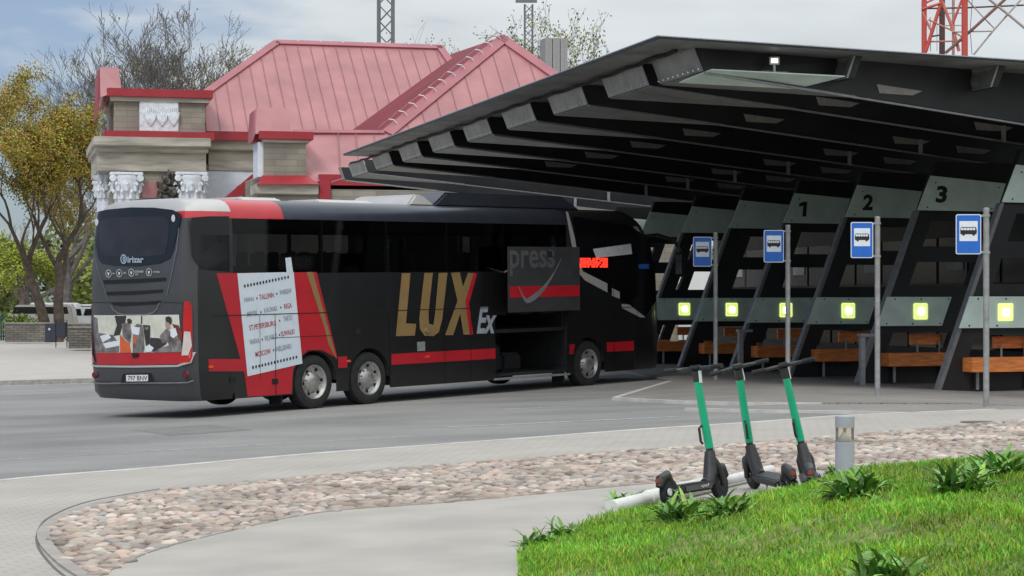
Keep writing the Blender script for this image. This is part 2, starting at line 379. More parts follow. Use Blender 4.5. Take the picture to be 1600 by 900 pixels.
# boarding platforms (two saw-tooth tips) and far plaza
p1 = [unp(x, y, .05) for x, y in ((966, 621), (1060, 626), (1160, 629), (1285, 629))]
p2 = [unp(x, y, .05) for x, y in ((1076, 637), (1200, 640), (1430, 644))]
far_edge = [unp(1040, 591, .12), unp(985, 612, .12)]
sheet('platform', [p1[0]] + p1[1:] + [(9.5, 33.5), (30, 42), (30, 100), (-2, 80), (2, 60)] + [unp(1052, 595, .05)], .05, platm, skirt=.07, kind='structure')
sheet('platform_tip', p2 + [unp(1600, 643, .12), (22, 36), (30, 41.9), (9.5, 33.4), unp(1290, 631, .05)], .046, platm, skirt=.07, kind='structure')
ribbon('platform_kerb', p1, .12, -.03, .055, kerbm, side=-1, kind='structure')
ribbon('platform_kerb', p2, .10, -.03, .05, kerbm, side=-1, kind='structure')
ribbon('platform_kerb', [p1[0], unp(1052, 595, .05)], .12, -.03, .053, kerbm, side=1, kind='structure')
sheet('plaza', [(-60, unp(0, 586, .12)[1]), (unp(330, 586, .12)[0], unp(330, 586, .12)[1]), (-4, 60), (-1, 74), (20, 200), (-160, 200), (-160, 61)], .12, plazam, kind='structure')
ribbon('plaza_kerb', [(-60, unp(0, 586, .12)[1]+.05), (unp(330, 586, .12)[0], unp(330, 586, .12)[1]+.05)], .22, -.05, .127, mat('dark_kerb', (.33, .31, .27), .9, var=.2), side=-1, kind='structure')
ribbon('road_seam', [(-60, unp(0, 594, 0)[1]), unp(330, 594, 0)], .08, -.02, .004, paint, kind='structure')
def marking(a, b, w):
    p, q = Vector(unp(*a)), Vector(unp(*b)); d = (q-p).normalized(); n_ = Vector((-d.y, d.x)) * w
    sheet('road_marking', [tuple(p), tuple(q), tuple(q+n_), tuple(p+n_)], .004, paint, kind='structure')
patchm = mat('asphalt_repair', (.19, .188, .18), .92, var=.12, scale=2, bump=.3, bscale=60)
sheet('road_patch', [unp(x, y) for x, y in ((210, 672), (330, 664), (395, 672), (265, 681))], .003, patchm, kind='structure')
marking((700, 668), (1068, 651), .09); marking((790, 640), (965, 632), .09); marking((0, 719), (640, 682), .04)
sheet('manhole_cover', [(lambda c: (c[0]+.3*math.cos(t/8*math.pi), c[1]+.3*math.sin(t/8*math.pi)))(unp(1535, 660, PO)) for t in range(16)], PO+.006, mat('iron_cover', (.12, .10, .09), .7), kind='structure')

# ------------------------------------------------------------------ grass bank
gedge = [(-.6, 5)] + smoothline([unp(x, y, PO) for x, y in ((806, 925), (800, 885), (808, 862), (850, 840), (920, 814), (985, 796))], 4) + smoothline([(1.35, 17.1), (2.1, 17.35), (3.0, 17.7), (4.2, 18.7), (6, 20.2), (9, 21.5)], 4)
gpoly = gedge + [(14, 21.5), (14, 5)]
GE = np.array(gedge)
def edge_dist(x, y):
    a = GE[:-1]; b = GE[1:]; p = np.array([x, y]); d = b - a; t = np.clip(((p-a)*d).sum(1)/(d*d).sum(1), 0, 1)
    return float(np.sqrt((((a + d*t[:, None]) - p)**2).sum(1).min()))
def gz(x, y):
    ins = inpoly(x, y, gpoly); d = edge_dist(x, y)
    if not ins: return g(x, y) + PO - .04
    k = min(d / 2.6, 1); k = k*k*(3-2*k)
    H = .20 + .072 * min(max(x - .4, 0), 5) + .06*max(0, 1-abs(x-2.6)/1.5)
    n = .018 * math.sin(x*2.3+1) * math.sin(y*1.7) + .012 * math.sin(x*5.1+y*3.3)
    return g(x, y) + PO + .01 + k * H + n * min(d/.6, 1)
def turf():
    xs = np.arange(-1.2, 9.01, .16); ys = np.arange(7, 21.4, .16); vs = []; idx = {}; fs = []
    ok = lambda x, y: inpoly(x, y, gpoly) or edge_dist(x, y) < .12
    for i, x in enumerate(xs):
        for j, y in enumerate(ys):
            if ok(x, y): idx[i, j] = len(vs); vs.append((x, y, gz(x, y)))
    for i in range(len(xs)-1):
        for j in range(len(ys)-1):
            q = [(i, j), (i+1, j), (i+1, j+1), (i, j+1)]
            if all(k in idx for k in q): fs.append([idx[k] for k in q])
    MB().add(vs, fs).build('grass_bank', turfm, smooth=True)['kind'] = 'structure'
turf()
def vgrid():      # bilinear height lookup for fast blade placing
    xs = np.arange(-1.4, 9.3, .08); ys = np.arange(7, 21.6, .08)
    Z = np.zeros((len(xs), len(ys))); I = np.zeros_like(Z, bool)
    for i, x in enumerate(xs):
        for j, y in enumerate(ys):
            I[i, j] = inpoly(x, y, gpoly); Z[i, j] = gz(x, y) if I[i, j] else 0
    return Z, I
def grass():
    Z, I = vgrid(); n = 430000
    rng = np.random.default_rng(3)
    x = rng.uniform(-1.2, 8.5, n); y = 9.0 + (rng.random(n)) * 12
    keep = (np.abs(x) / y < .262) & (rng.random(n) < np.clip(13 / y, 0, 1)**1.2)
    i = ((x + 1.4)/.08).astype(int); j = ((y - 7)/.08).astype(int); keep &= I[i, j]
    # behind the crest little shows
    keep &= ~((y > 18.6) & (x < 3))
    _p2 = .5 + .5*np.sin(x*2.1+3*np.sin(y*1.3)) * np.sin(y*3.9+2*np.sin(x*2.7)); keep &= rng.random(n) < np.clip(.45+1.3*_p2, 0, 1)
    x = x[keep]; y = y[keep]; i = i[keep]; j = j[keep]; z = Z[i, j]; n = len(x)
    patch = .5 + .5*np.sin(x*3.1 + 1.7*np.sin(y*2.2)) * np.sin(y*2.7 + 1.3*np.sin(x*1.9))
    patch2 = .5 + .5*np.sin(x*9 + 2*np.sin(y*6)) * np.sin(y*8+2*np.sin(x*5))
    h = rng.uniform(.018, .062, n) * (.5 + .45*patch + .5*patch2); w = rng.uniform(.0022, .0052, n); a = rng.uniform(0, 6.283, n); lean = rng.uniform(.1, 1.0, n)
    dx, dy = np.cos(a), np.sin(a); la = rng.uniform(0, 6.283, n); lx, ly = np.cos(la)*lean*h, np.sin(la)*lean*h
    P = np.zeros((n, 5, 3), np.float32)
    P[:, 0] = np.stack([x-dx*w, y-dy*w, z-.01], 1); P[:, 1] = np.stack([x+dx*w, y+dy*w, z-.01], 1)
    P[:, 2] = np.stack([x+dx*w*.8+lx*.35, y+dy*w*.8+ly*.35, z+h*.6], 1); P[:, 3] = np.stack([x-dx*w*.8+lx*.35, y-dy*w*.8+ly*.35, z+h*.6], 1)
    P[:, 4] = np.stack([x+lx, y+ly, z+h*.95], 1)
    V = P.reshape(-1, 3); b = np.arange(n)*5
    loops = np.stack([b, b+1, b+2, b+3, b+3, b+2, b+4], 1).ravel()
    me = bpy.data.meshes.new('grass'); me.vertices.add(len(V)); me.vertices.foreach_set('co', V.ravel())
    me.loops.add(len(loops)); me.loops.foreach_set('vertex_index', loops)
    ls = np.stack([np.arange(n)*7, np.arange(n)*7+4], 1).ravel(); lt = np.tile([4, 3], n)
    me.polygons.add(2*n); me.polygons.foreach_set('loop_start', ls); me.polygons.foreach_set('loop_total', lt)
    me.update(); me.validate(); me.materials.append(grassm)
    o = bpy.data.objects.new('grass', me); COL.objects.link(o)
    c = np.ones((n, 3)); v = rng.uniform(.6, 1.3, n)*(.75 + .4*patch); c *= v[:, None]
    c[:, 0] *= rng.uniform(.55, 1.15, n)*(.8+.35*patch2); c[:, 0] *= np.where(rng.random(n) < patch2*.22, 1.3, .92); dry = rng.random(n) < .02+.04*(patch < .12); c[dry] = (1.7, .95, 3.2)
    tint(o, np.repeat(c, 5, axis=0))
    tag(o, 'bright green spring grass covering the bank in the foreground', 'grass', kind='stuff')
grass()

def leafclump(px, py, r, n, label, seed):
    rr = random.Random(seed)
    for zo in (0,):
        # where the ray meets the bank
        best = None
        for k in range(900):
            d = 8 + k*.014; x = (px-800)/F*d; z = CH - (py-HY)/F*d
            if inpoly(x, d, gpoly) and z <= gz(x, d): best = (x, d); break
            if not inpoly(x, d, gpoly) and z <= g(x, d) + PO and d > 14: best = (x, d); break
    x, y = best; base = Vector((x, y, gz(x, y) if inpoly(x, y, gpoly) else g(x, y)+PO))
    mb = MB(); cs = []
    for i in range(n):
        a = rr.uniform(0, 6.283); L = r*rr.uniform(.5, 1.25); el = rr.uniform(.35, 1.5); w = r*rr.uniform(.05, .10)
        dirv = Vector((math.cos(a), math.sin(a), 0)); side = Vector((-dirv.y, dirv.x, 0)); st = Vector((rr.uniform(-.5, .5)*r, rr.uniform(-.4, .4)*r, -.02)); a += rr.gauss(0, .5)
        vs = []; p = st.copy(); e = el; K = 6
        for k in range(K+1):
            t = k/K; ww = w*(math.sin(math.pi*min(t*.93+.07, 1))**.7)
            tw = Vector((0, 0, .35*ww))
            vs += [p - side*ww + tw, p.copy(), p + side*ww + tw]
            p = p + (dirv*math.cos(e) + Vector((0, 0, math.sin(e))))*(L/K); e -= rr.uniform(.05, .34); dirv = (dirv + side*rr.gauss(0, .12)).normalized()
        fs = []
        for k in range(K): fs += [(3*k, 3*k+1, 3*k+4, 3*k+3), (3*k+1, 3*k+2, 3*k+5, 3*k+4)]
        mb.add(vs, fs); c = rr.uniform(.55, 1.7); cs += [(c*rr.uniform(.8, 1.2), c, c*rr.uniform(.7, 1.6))]*len(vs)
    me = bpy.data.meshes.new('leafy_plant'); me.from_pydata([tuple(v) for v in mb.v], [], mb.f); me.materials.append(hosta)
    me.polygons.foreach_set('use_smooth', [True]*len(me.polygons))
    o = bpy.data.objects.new('leafy_plant', me); COL.objects.link(o); o.location = base; tint(o, np.array(cs))
    tag(o, label, 'plant', 'broad leaved plants on the grass bank')
for i, (px, py, r, n, lb) in enumerate((
    (1062, 815, .25, 46, 'dark green leafy clump just right of the white pipe end, left of its twin'),
    (1140, 806, .24, 44, 'dark green leafy clump below the front wheel of the leftmost scooter'),
    (978, 793, .20, 26, 'small low leafy clump behind the end of the white pipe'),
    (835, 850, .17, 20, 'small leafy tuft at the left corner of the grass bank'),
    (880, 836, .17, 20, 'small leafy tuft at the bank edge, right of the corner tuft'),
    (1338, 776, .26, 52, 'wide leafy clump on the grass directly in front of the bollard lamp'),
    (1310, 742, .17, 60, 'low small-leaved bush at the foot of the bollard lamp'),
    (1505, 770, .24, 52, 'wide leafy clump on the grass left of the far right clump'),
    (1560, 742, .24, 44, 'leafy clump on the bank crest at the right edge of the picture'),
    (1385, 915, .24, 44, 'pale leafy clump nearest the camera, at the bottom of the bank'),
    (1165, 880, .0, 0, ''))):
    if n: leafclump(px, py, r, int(n*2.6), lb, i+20)

# ------------------------------------------------------------------ white pipe, bollard
def P3(px, py, off=0.0):
    x, y = unp(px, py, off); return Vector((x, y, g(x, y) + off))
pr = empty('white_pipe', P3(955, 806, PO), label='long white painted pipe lying along the edge of the grass bank', cat='pipe')
a = P3(955, 806, PO) + Vector((0, 0, .065)); b = P3(1205, 746, PO) + Vector((0, 0, .075)); a0 = a - pr.location; d = (b - a)
MB().tube([a0, a0 + d*.2], .062, 20).build('pipe_section', pipew, pr, smooth=True)
MB().tube([a0 + d*.195, a0 + d*.2, a0+d*.205, a0 + d*.62, a0+d*.625], [.066, .074, .076, .076, .07], 20).build('pipe_section', pipew, pr, smooth=True)
MB().tube([a0 + d*.625, a0 + d], .045, 20).build('pipe_section', pipew, pr, smooth=True)
bl = empty('bollard_lamp', P3(1320, 744, PO)-Vector((0, 0, .03)), label='short grey bollard lamp with a clear band, standing behind the grass bank', cat='bollard light')
MB().lathe([(0, 0), (.092, 0), (.092, .36), (.085, .365), (0, .365)], 32).build('post', boll, bl, smooth=True)
MB().lathe([(.08, .366), (.02, .45), (0, .452)], 32).build('reflector_cone', mat('reflector', (.92, .90, .82), .5), bl, smooth=True)
MB().lathe([(.015, .45), (.02, .5), (0, .51)], 12).build('bulb', mat('bulb', (.6, .55, .4), .3), bl, smooth=True)
MB().lathe([(.088, .36), (.088, .497)], 32).build('lens_ring', glass('clear_plastic', (.97, .94, .86), .4), bl, smooth=True)
MB().lathe([(0, .495), (.092, .495), (.092, .60), (.088, .605), (0, .605)], 32).build('cap', boll, bl, smooth=True)

# ------------------------------------------------------------------ text helper
def text2d(s, bold=0.0, shear=0.0, cs=1.0):
    cu_ = bpy.data.curves.new('t', 'FONT'); cu_.body = s; cu_.offset = bold; cu_.shear = shear; cu_.resolution_u = 3; cu_.space_character = cs
    o = bpy.data.objects.new('t', cu_); COL.objects.link(o)
    dg = bpy.context.evaluated_depsgraph_get(); me = bpy.data.meshes.new_from_object(o.evaluated_get(dg))
    vs = np.array([v.co[:2] for v in me.vertices]); fs = [tuple(p.vertices) for p in me.polygons]
    bpy.data.objects.remove(o); bpy.data.curves.remove(cu_); bpy.data.meshes.remove(me)
    lo = vs.min(0); hi = vs.max(0); return (vs-lo)/(hi-lo), fs
def add_text(mb, s, quad, mapper, mi=0, **k):   # quad: bottom-left, bottom-right, top-left, in 2D
    v, f = text2d(s, **k); bl_, br_, tl_ = [Vector(q) for q in quad]
    mb.add([mapper(*(bl_ + (br_-bl_)*a + (tl_-bl_)*b)) for a, b in v], f, mi)

# ------------------------------------------------------------------ coach
BL_, BW = 14.1, 2.72
BO = Vector((-5.55, 35.3, g(-5.55, 35.3)))
bus = empty('coach', BO, rz=math.atan2(.771, .636), ry=-.017, label='black and red three-axle tour coach with gold lettering and an open luggage hatch', cat='coach')
def SD(px, py):          # photo pixel -> (l, z) on the coach's near side
    q = (px-800)/F; l = (q*BO.y - BO.x)/(.636 - .771*q); D = BO.y + .771*l
    return (l, CH + (HY-py)*D/F - BO.z - .017*l)
def RR_(px, py):         # photo pixel -> (u, z) on the rear, u measured from near corner
    q = (300+(px-300)*.955-800)/F; xl = -.1; y = 1; z = 2
    for _ in range(30):
        yn = (BO.x - q*BO.y + xl*(.636 - q*.771))/(.771 + .636*q); y = .5*y + .5*min(max(yn, .02), BW-.02); D = BO.y + .771*xl + .636*y
        z = CH + (HY-py)*D/F - BO.z - .017*xl; xl = .5*xl + .5*xr(y, z)
    return (y, z)
def lean_r(z): return .10*max(0, z-2.3)**1.6 + (.10 if z < .5 else 0)*(.5-z)/.2
def xr(y, z):
    u = abs(y - BW/2)/(BW/2); x = -.2 + .10*u*u + lean_r(z)
    if u > .78: x += .26*(1-math.sqrt(max(0, 1-((u-.78)/.22)**2)))
    return x
def front_x(z): return 14.45 - (.05*max(0, z-1.2)) - .5*max(0, z-2.55)**1.7
def outline(z, inset):
    pts = []
    ys = [BW*k/16 for k in range(17)]; w = (BW/2-inset)/(BW/2)
    for y in ys[::-1]: pts.append((xr(y, z) + inset*.55, BW/2+(y-BW/2)*w, z))         # rear, far->near
    for l in (1, 2.27, 3, 4.5, 6, 8, 9.5, 10.66, 12, 13.0): pts.append((l, inset, z))
    fx = front_x(z)
    for k in range(17):
        y = BW*k/16; u = abs(y-BW/2)/(BW/2); x = fx - .28*u*u - (.45*(1-math.sqrt(max(0, 1-((u-.7)/.3)**2))) if u > .7 else 0) - inset*.6
        pts.append((x, BW/2+(y-BW/2)*w, z))
    for l in (13.0, 12, 10.66, 9.5, 8, 6, 4.5, 3, 2.27, 1): pts.append((l, BW-inset, z))
    return pts
NR = 17; NS = 10; NO = 2*(NR+NS)
levels = [(.30, .05), (.42, 0), (.9, 0), (1.4, 0), (1.75, 0), (2.15, 0), (2.52, 0), (2.85, 0), (3.2, .0), (3.50, .01), (3.62, .045), (3.72, .10), (3.79, .19), (3.84, .33), (3.865, .6)]
def in_side(i):      # edge i -> i+1 along either side wall
    return NR <= i < NR+NS-1 or 2*NR+NS <= i < 2*NR+2*NS-1
mb = MB(); fmb = MB(); roofmb = MB()
for k in range(len(levels)-1):
    A = outline(*levels[k]); B = outline(*levels[k+1]); z = levels[k][0]
    for i in range(NO):
        j = (i+1) % NO
        if z < 3.5 and (in_side(i)): continue
        q = [A[i], A[j], B[j], B[i]]; xm = sum(p[0] for p in q)/4; ym = sum(p[1] for p in q)/4
        if z < 3.5: (mb if xm < 5 else fmb).add(q, [(0, 1, 2, 3)], 0 if xm < 2 and ym > .05 else 1)
        elif xm < 1.0 and (i < NR-3 or (i < NR and z > 3.6)) : roofmb.add(q, [(0, 1, 2, 3)], 3)
        elif xm < 2.2: roofmb.add(q, [(0, 1, 2, 3)], 2)
        else: roofmb.add(q, [(0, 1, 2, 3)], 0 if xm < 10.6 else 1)
T = outline(*levels[-1]); roofmb.add(T, [tuple(range(NO))], 0)
def smooth_merge(o):
    bm = bmesh.new(); bm.from_mesh(o.data); bmesh.ops.remove_doubles(bm, verts=bm.verts, dist=.001); bmesh.ops.recalc_face_normals(bm, faces=bm.faces); bm.to_mesh(o.data); bm.free()
    o.data.polygons.foreach_set('use_smooth', [True]*len(o.data.polygons)); o.data.set_sharp_from_angle(angle=R(35))
smooth_merge(mb.build('rear_shell', [greyp, blackp], bus)); smooth_merge(fmb.build('front_shell', [greyp, blackp], bus))
rf = roofmb.build('roof', [darkmetal, blackp, redp, silverp], bus); smooth_merge(rf)

# side walls with wheel arches and (near side) the luggage opening
AX = [3.0, 4.47, 11.36]; AR = .56
def wall(y, hatch):
    for (l0, l1, nm) in ((1.0-.001, 13.0, 'side_wall'),):
        pts = [(l0, .30)]
        for c in AX:
            if hatch and c > 10: pts += [(8.21, .30), (8.21, 1.66), (10.62, 1.66), (10.62, .30)]
            pts += [(c-AR, .30)] + [(c - AR*math.cos(t), .52+AR*math.sin(t)*1.0) for t in [k*math.pi/14 for k in range(15)]] + [(c+AR, .30)]
        pts += [(l1, .30), (l1, 2.52), (l0, 2.52)]
        # drop duplicate corner between the two rear arches
        out = []
        for p in pts:
            if not out or (abs(p[0]-out[-1][0]) + abs(p[1]-out[-1][1])) > 1e-4: out.append(p)
        bm = bmesh.new(); vs = [bm.verts.new((p[0], y, p[1])) for p in out]; f = bm.faces.new(vs); f.normal_update()
        bmesh.ops.triangulate(bm, faces=bm.faces); me = bpy.data.meshes.new(nm); bm.to_mesh(me); bm.free(); me.materials.append(blackp)
        o = bpy.data.objects.new(nm, me); COL.objects.link(o); o.parent = bus
wall(0, True); wall(BW, False)
# window band: top rail, closed panels fore and aft of the glass
for y in (0, BW):
    d = .03 if y == 0 else -.03
    for l0, l1 in ((.98, 1.03), (3.2, 3.28), (4.95, 5.03), (6.7, 6.78), (8.45, 8.53), (10.2, 10.28), (10.55, 10.75), (12.9, 13.02)): MB().box((l0, min(y+d, y+d*2.2), 2.5), (l1, max(y+d, y+d*2.2), 3.5)).build('window_pillar', black, bus)
    MB().box((10.6, min(y, y+d), 2.5), (13.02, max(y, y+d), 3.5)).build('window_blank', black, bus)
for y, nm in ((0.002, 'side_window'), (BW-.002, 'side_window')):
    for l0, l1 in ((1.0, 3.23), (3.25, 4.98), (5.0, 6.73), (6.75, 8.48), (8.5, 10.23), (10.25, 10.6)):
        MB().add([(l0, y, 2.5), (l1, y, 2.5), (l1, y, 3.5), (l0, y, 3.5)], [(0, 1, 2, 3)]).build(nm, busglass, bus)
# interior
MB().box((.5, .1, 1.25), (13, BW-.1, 1.32)).box((.5, .05, 3.30), (10.5, .55, 3.48)).box((.5, BW-.55, 3.30), (10.5, BW-.05, 3.48)).box((10.55, .1, 1.3), (10.6, BW-.1, 3.5)).box((.45, .1, 1.3), (.5, BW-.1, 3.5)).build('cabin_floor', curtain, bus)
st = MB()
for y0 in (.14, .60, 1.48, 1.94):
    st.box((0, y0, 0), (.12, y0+.43, 1.05)); st.box((.02, y0+.09, 1.04), (.13, y0+.34, 1.30)); st.box((.1, y0, 0), (.5, y0+.43, .12))
seat0 = st.build('seat_row', seatm, bus, bevel=.03); seat0.location = (1.1, 0, 1.62)
for k in range(1, 12):
    c = seat0.copy(); COL.objects.link(c); c.parent = bus; c.location = (1.1+.8*k, 0, 1.62)
# chassis, liners, luggage bay
ch = MB()
for l0, l1 in ((1.0, 2.4), (5.1, 8.2), (12.0, 13.3)): ch.box((l0, .06, .34), (l1, BW-.06, 1.24))
ch.box((2.4, .8, .45), (5.1, BW-.8, 1.24)); ch.box((10.7, .8, .45), (12.0, BW-.8, 1.24)); ch.box((.2, .3, .36), (1.0, BW-.3, 1.2))
for c in AX:
    for y0, y1 in ((.01, .6), (BW-.6, BW-.01)):
        pts = [(c - AR*math.cos(t), .52+AR*math.sin(t)) for t in [k*math.pi/14 for k in range(15)]]
        for (x0, z0), (x1, z1) in zip(pts, pts[1:]): ch.add([(x0, y0, z0), (x1, y0, z1), (x1, y1, z1), (x0, y1, z0)], [(0, 1, 2, 3)])
ch.build('chassis', rubber, bus)
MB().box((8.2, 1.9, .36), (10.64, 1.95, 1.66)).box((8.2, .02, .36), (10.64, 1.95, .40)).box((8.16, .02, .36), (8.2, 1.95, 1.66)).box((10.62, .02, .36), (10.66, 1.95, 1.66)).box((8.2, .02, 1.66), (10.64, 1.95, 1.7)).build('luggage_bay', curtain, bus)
MB().box((8.15, -.02, .29), (10.66, .03, .335)).build('sill', edgem, bus)
bag = MB(); bag.box((8.5, .5, .41), (9.0, 1.0, 1.0)).box((9.15, .6, .41), (9.8, 1.1, .8)); bag.build('stored_luggage', mat('luggage_cloth', (.012, .012, .015), .9), bus, bevel=.06)
# lifted hatch
hm = MB(); HO = -.42
def H(px, py):
    l, z = SD(px, py); return l*1.0, z
h0 = 8.16; h1 = 10.52; hz0 = 1.68; hz1 = 3.02
hp = empty('luggage_hatch', (0, 0, 0)); hp.parent = bus
MB().prism([(h0, HO, hz0), (h1, HO, hz0), (h1, HO, hz1), (h0, HO, hz1)], (0, .045, 0)).build('hatch_panel', dkgrey, hp, bevel=.008)
hm = MB(); hm.add([(h0+.02, HO-.004, 1.98), (h1-.02, HO-.004, 1.98), (h1-.02, HO-.004, 2.21), (h0+.02, HO-.004, 2.21)], [(0, 1, 2, 3)]); hm.build('red_stripe', redp, hp)
hm = MB(); add_text(hm, 'press', ((h0+.02, 2.42), (h0+1.5, 2.42), (h0+.02, 2.95)), lambda a, b: (a, HO-.005, b), bold=.02); hm.build('lettering', ghost, hp)
hm = MB(); sw = []
for k in range(15):
    t = k/14; x = h0+.30 + 1.42*t**1.1; z = 1.88 + .9*t**2.3 + .32*max(0, .18-t)/.18*1.0; sw.append((x, z, .012+.055*math.sin(math.pi*min(1, t*.9+.1))**1.5))
for (x0, z0, w0), (x1, z1, w1) in zip(sw, sw[1:]): hm.add([(x0, HO-.007, z0-w0), (x1, HO-.007, z1-w1), (x1, HO-.007, z1+w1), (x0, HO-.007, z0+w0)], [(0, 1, 2, 3)])
hm.build('swoosh', mat('swoosh_grey', (.16, .165, .17), .5), hp)
MB().tube([(8.4, HO+.05, 2.6), (8.5, -.02, 2.5)], .02).tube([(10.3, HO+.05, 2.6), (10.4, -.02, 2.5)], .02).build('hinge_arm', edgem, hp)
MB().box((9.42, HO-.012, 2.80), (9.56, HO-.002, 2.93)).build('latch', black, hp)

# decals on the near side
def sd_poly(name, pts, m, off=.004, px=True, parent=bus):
    P = [SD(*p) if px else p for p in pts]; bm = bmesh.new(); vs = [bm.verts.new((a, -off, b)) for a, b in P]; bm.faces.new(vs).normal_update(); bmesh.ops.triangulate(bm, faces=bm.faces)
    me = bpy.data.meshes.new(name); bm.to_mesh(me); bm.free(); me.materials.append(m); o = bpy.data.objects.new(name, me); COL.objects.link(o); o.parent = parent; return o
def clipz(l): return l
AT = lambda c, k: (c - .60*math.cos(k), .52 + .60*math.sin(k))
redL = [SD(341, 427), SD(375, 427), SD(388, 585)]
sd_poly('red_panel', [SD(341, 427), SD(497, 425)[0:2], SD(528, 560)] + [(2.4+.0, .30)][:0] + [AT(3.0, 1.9), AT(3.0, 1.3), AT(3.0, .8), AT(3.0, .4), (2.42, .55), (2.40, .32), (SD(387, 613)[0], .32), SD(383, 585)], redp, .003, px=False)
sd_poly('red_stripe', [SD(327, 561), SD(383, 561), SD(383, 580), SD(327, 580)], redp, .0035, px=False)
sd_poly('gold_stripe', [(481, 425), (491, 425), (527, 562), (514, 538), (509, 515)], goldp, .006)
def stripe(l0, l1): sd_poly('red_stripe', [(l0, .735), (l1, .735), (l1, .945), (l0, .945)], redp, .004, px=False)
stripe(3.62, 3.86); stripe(5.08, 8.2); stripe(10.7, 10.74); stripe(12.0, 13.0)
sd_poly('red_stripe', [(10.66, .735), (10.80, .735), (10.86, .945), (10.66, .945)], redp, .0045, px=False)
post = empty('route_poster', (0, 0, 0)); post.parent = bus
sd_poly('poster_sheet', [(373, 427), (461, 425), (473, 568), (387, 588)], whitep, .008, parent=post)
sd_poly('poster_tab', [(448, 403), (457, 402), (460, 426), (450, 426)], whitep, .010, parent=post)
PB = lambda cx, cy: (370 + cx*.2, 420 + cy*.2)      # coordinates read in a 5x crop
def ptext(s, x0, x1, yb0, yb1, h, m, nm='route_name'):
    mb = MB(); q = [SD(*PB(x0, yb0)), SD(*PB(x1, yb1)), SD(*PB(x0-4, yb0-h))]; add_text(mb, s, q, lambda a, b: (a, -.012, b), bold=.012); mb.build(nm, m, post)
for s, x0, x1, y0, y1, m in (('PÄRNU', 68, 142, 262, 248, greytxt), ('TALLINN', 185, 297, 243, 222, redtxt), ('WARSAW', 345, 438, 205, 190, greytxt),
    ('MINSK', 90, 172, 375, 362, greytxt), ('KAUNAS', 222, 322, 345, 328, greytxt), ('RIGA', 378, 438, 315, 303, redtxt),
    ('ST.PETERSBURG', 104, 312, 482, 442, redtxt), ('TARTU', 372, 438, 412, 400, greytxt),
    ('NARVA', 108, 182, 592, 578, greytxt), ('VILNIUS', 220, 322, 565, 545, greytxt), ('SUWALKI', 350, 455, 530, 508, redtxt),
    ('MOSCOW', 150, 268, 690, 662, redtxt), ('HELSINKI', 312, 430, 648, 622, greytxt)): ptext(s, x0, x1, y0, y1, 40, m)
mb = MB()
for x0, y0, x1, y1 in ((72, 135, 410, 65), (128, 770, 467, 690)):
    for k in range(15):
        cx = x0+(x1-x0)*k/14; cy = y0+(y1-y0)*k/14; l, z = SD(*PB(cx, cy)); r = .022
        MB().add([(l+r*math.cos(t*math.pi/4), -.012, z+1.4*r*math.sin(t*math.pi/4)) for t in range(8)], [tuple(range(8))]).build('dot', numb, post)
for cx, cy in ((165, 230), (320, 195), (195, 338), (350, 302), (340, 405), (202, 552), (338, 517), (290, 635)):
    l, z = SD(*PB(cx, cy)); r = .016; mb.add([(l+r*math.cos(t*math.pi/4), -.012, z+1.3*r*math.sin(t*math.pi/4)) for t in range(8)], [tuple(range(8))]) if False else MB().add([(l+r*math.cos(t*math.pi/4), -.012, z+1.3*r*math.sin(t*math.pi/4)) for t in range(8)], [tuple(range(8))]).build('dot', numb, post)
# LUX Ex lettering
def glyph(pts, m, nm='lettering', off=.007): return sd_poly(nm, pts, m, off)
C4 = lambda x, y: (460+x*.4, 290+y*.4)
def G(pts, m, off=.007): glyph([C4(*p) for p in pts], m, off=off)
G([(424,342),(458,342),(438,538),(478,540),(472,586),(398,588)], goldp)
G([(512,341),(545,341),(526,500),(528,540),(545,544),(552,500),(568,341),(602,341),(580,520),(566,572),(545,588),(510,586),(492,560),(490,520)], goldp)
G([(616,341),(650,339),(662,395),(682,341),(716,342),(672,450),(694,582),(662,582),(650,500),(622,584),(590,584),(640,450)], goldp)
G([(704,342),(718,342),(684,462),(700,581),(686,581),(670,452)], redp, .009)
mb = MB(); q = [SD(*C4(713, 578)), SD(*C4(786, 577)), SD(*C4(722, 474))]; 
v, f = text2d('Ex', .03, .15); b0, b1, t0 = [Vector(k) for k in q]; mb.add([(lambda p: (p.x, -.007, p.y))(b0+(b1-b0)*a+(t0-b0)*b) for a, b in v], f); mb.build('lettering', mat('silver_lettering', (.30, .32, .36), .5), bus)
# seams, locks, markers, latches
mb = MB()
def seam(a, b, w=.008):
    (x0, z0), (x1, z1) = a, b; d = Vector((x1-x0, z1-z0)).normalized(); n_ = (-d.y*w, d.x*w)
    mb.add([(x0-n_[0], -.0125, z0-n_[1]), (x1-n_[0], -.0125, z1-n_[1]), (x1+n_[0], -.0125, z1+n_[1]), (x0+n_[0], -.0125, z0+n_[1])], [(0, 1, 2, 3)])
seam((.5, 1.78), (8.2, 1.78)); seam((10.66, 1.70), (13.4, 1.70)); seam((1.9, 1.35), (3.9, 1.35), .005)
for l in (2.0, 5.05, 6.63, 7.43): seam((l, .33), (l, 1.78), .006)
seam((1.62, .62), (1.62, 1.77), .004)
seam((8.22, 1.78), (8.22, 2.5)); seam((12.25, .33), (12.25, 2.2)); seam((13.15, .33), (13.15, 1.6))
mb.build('panel_seams', mat('seam_black', (.003, .003, .003), .6), bus)
for l, z in (SD(*C4(212, 685)), SD(*C4(520, 668)), SD(330, 573)): MB().box((l-.05, -.02, z-.02), (l+.05, -.005, z+.02)).build('side_marker', mat('marker_orange', (.7, .09, .03), .3), bus)
l, z = SD(*C4(519, 566)); MB().lathe([(0, -.03), (.05, -.03), (.05, -.004)], 16, axis='y', org=(l, 0, z)).build('fuel_cap', alu, bus)
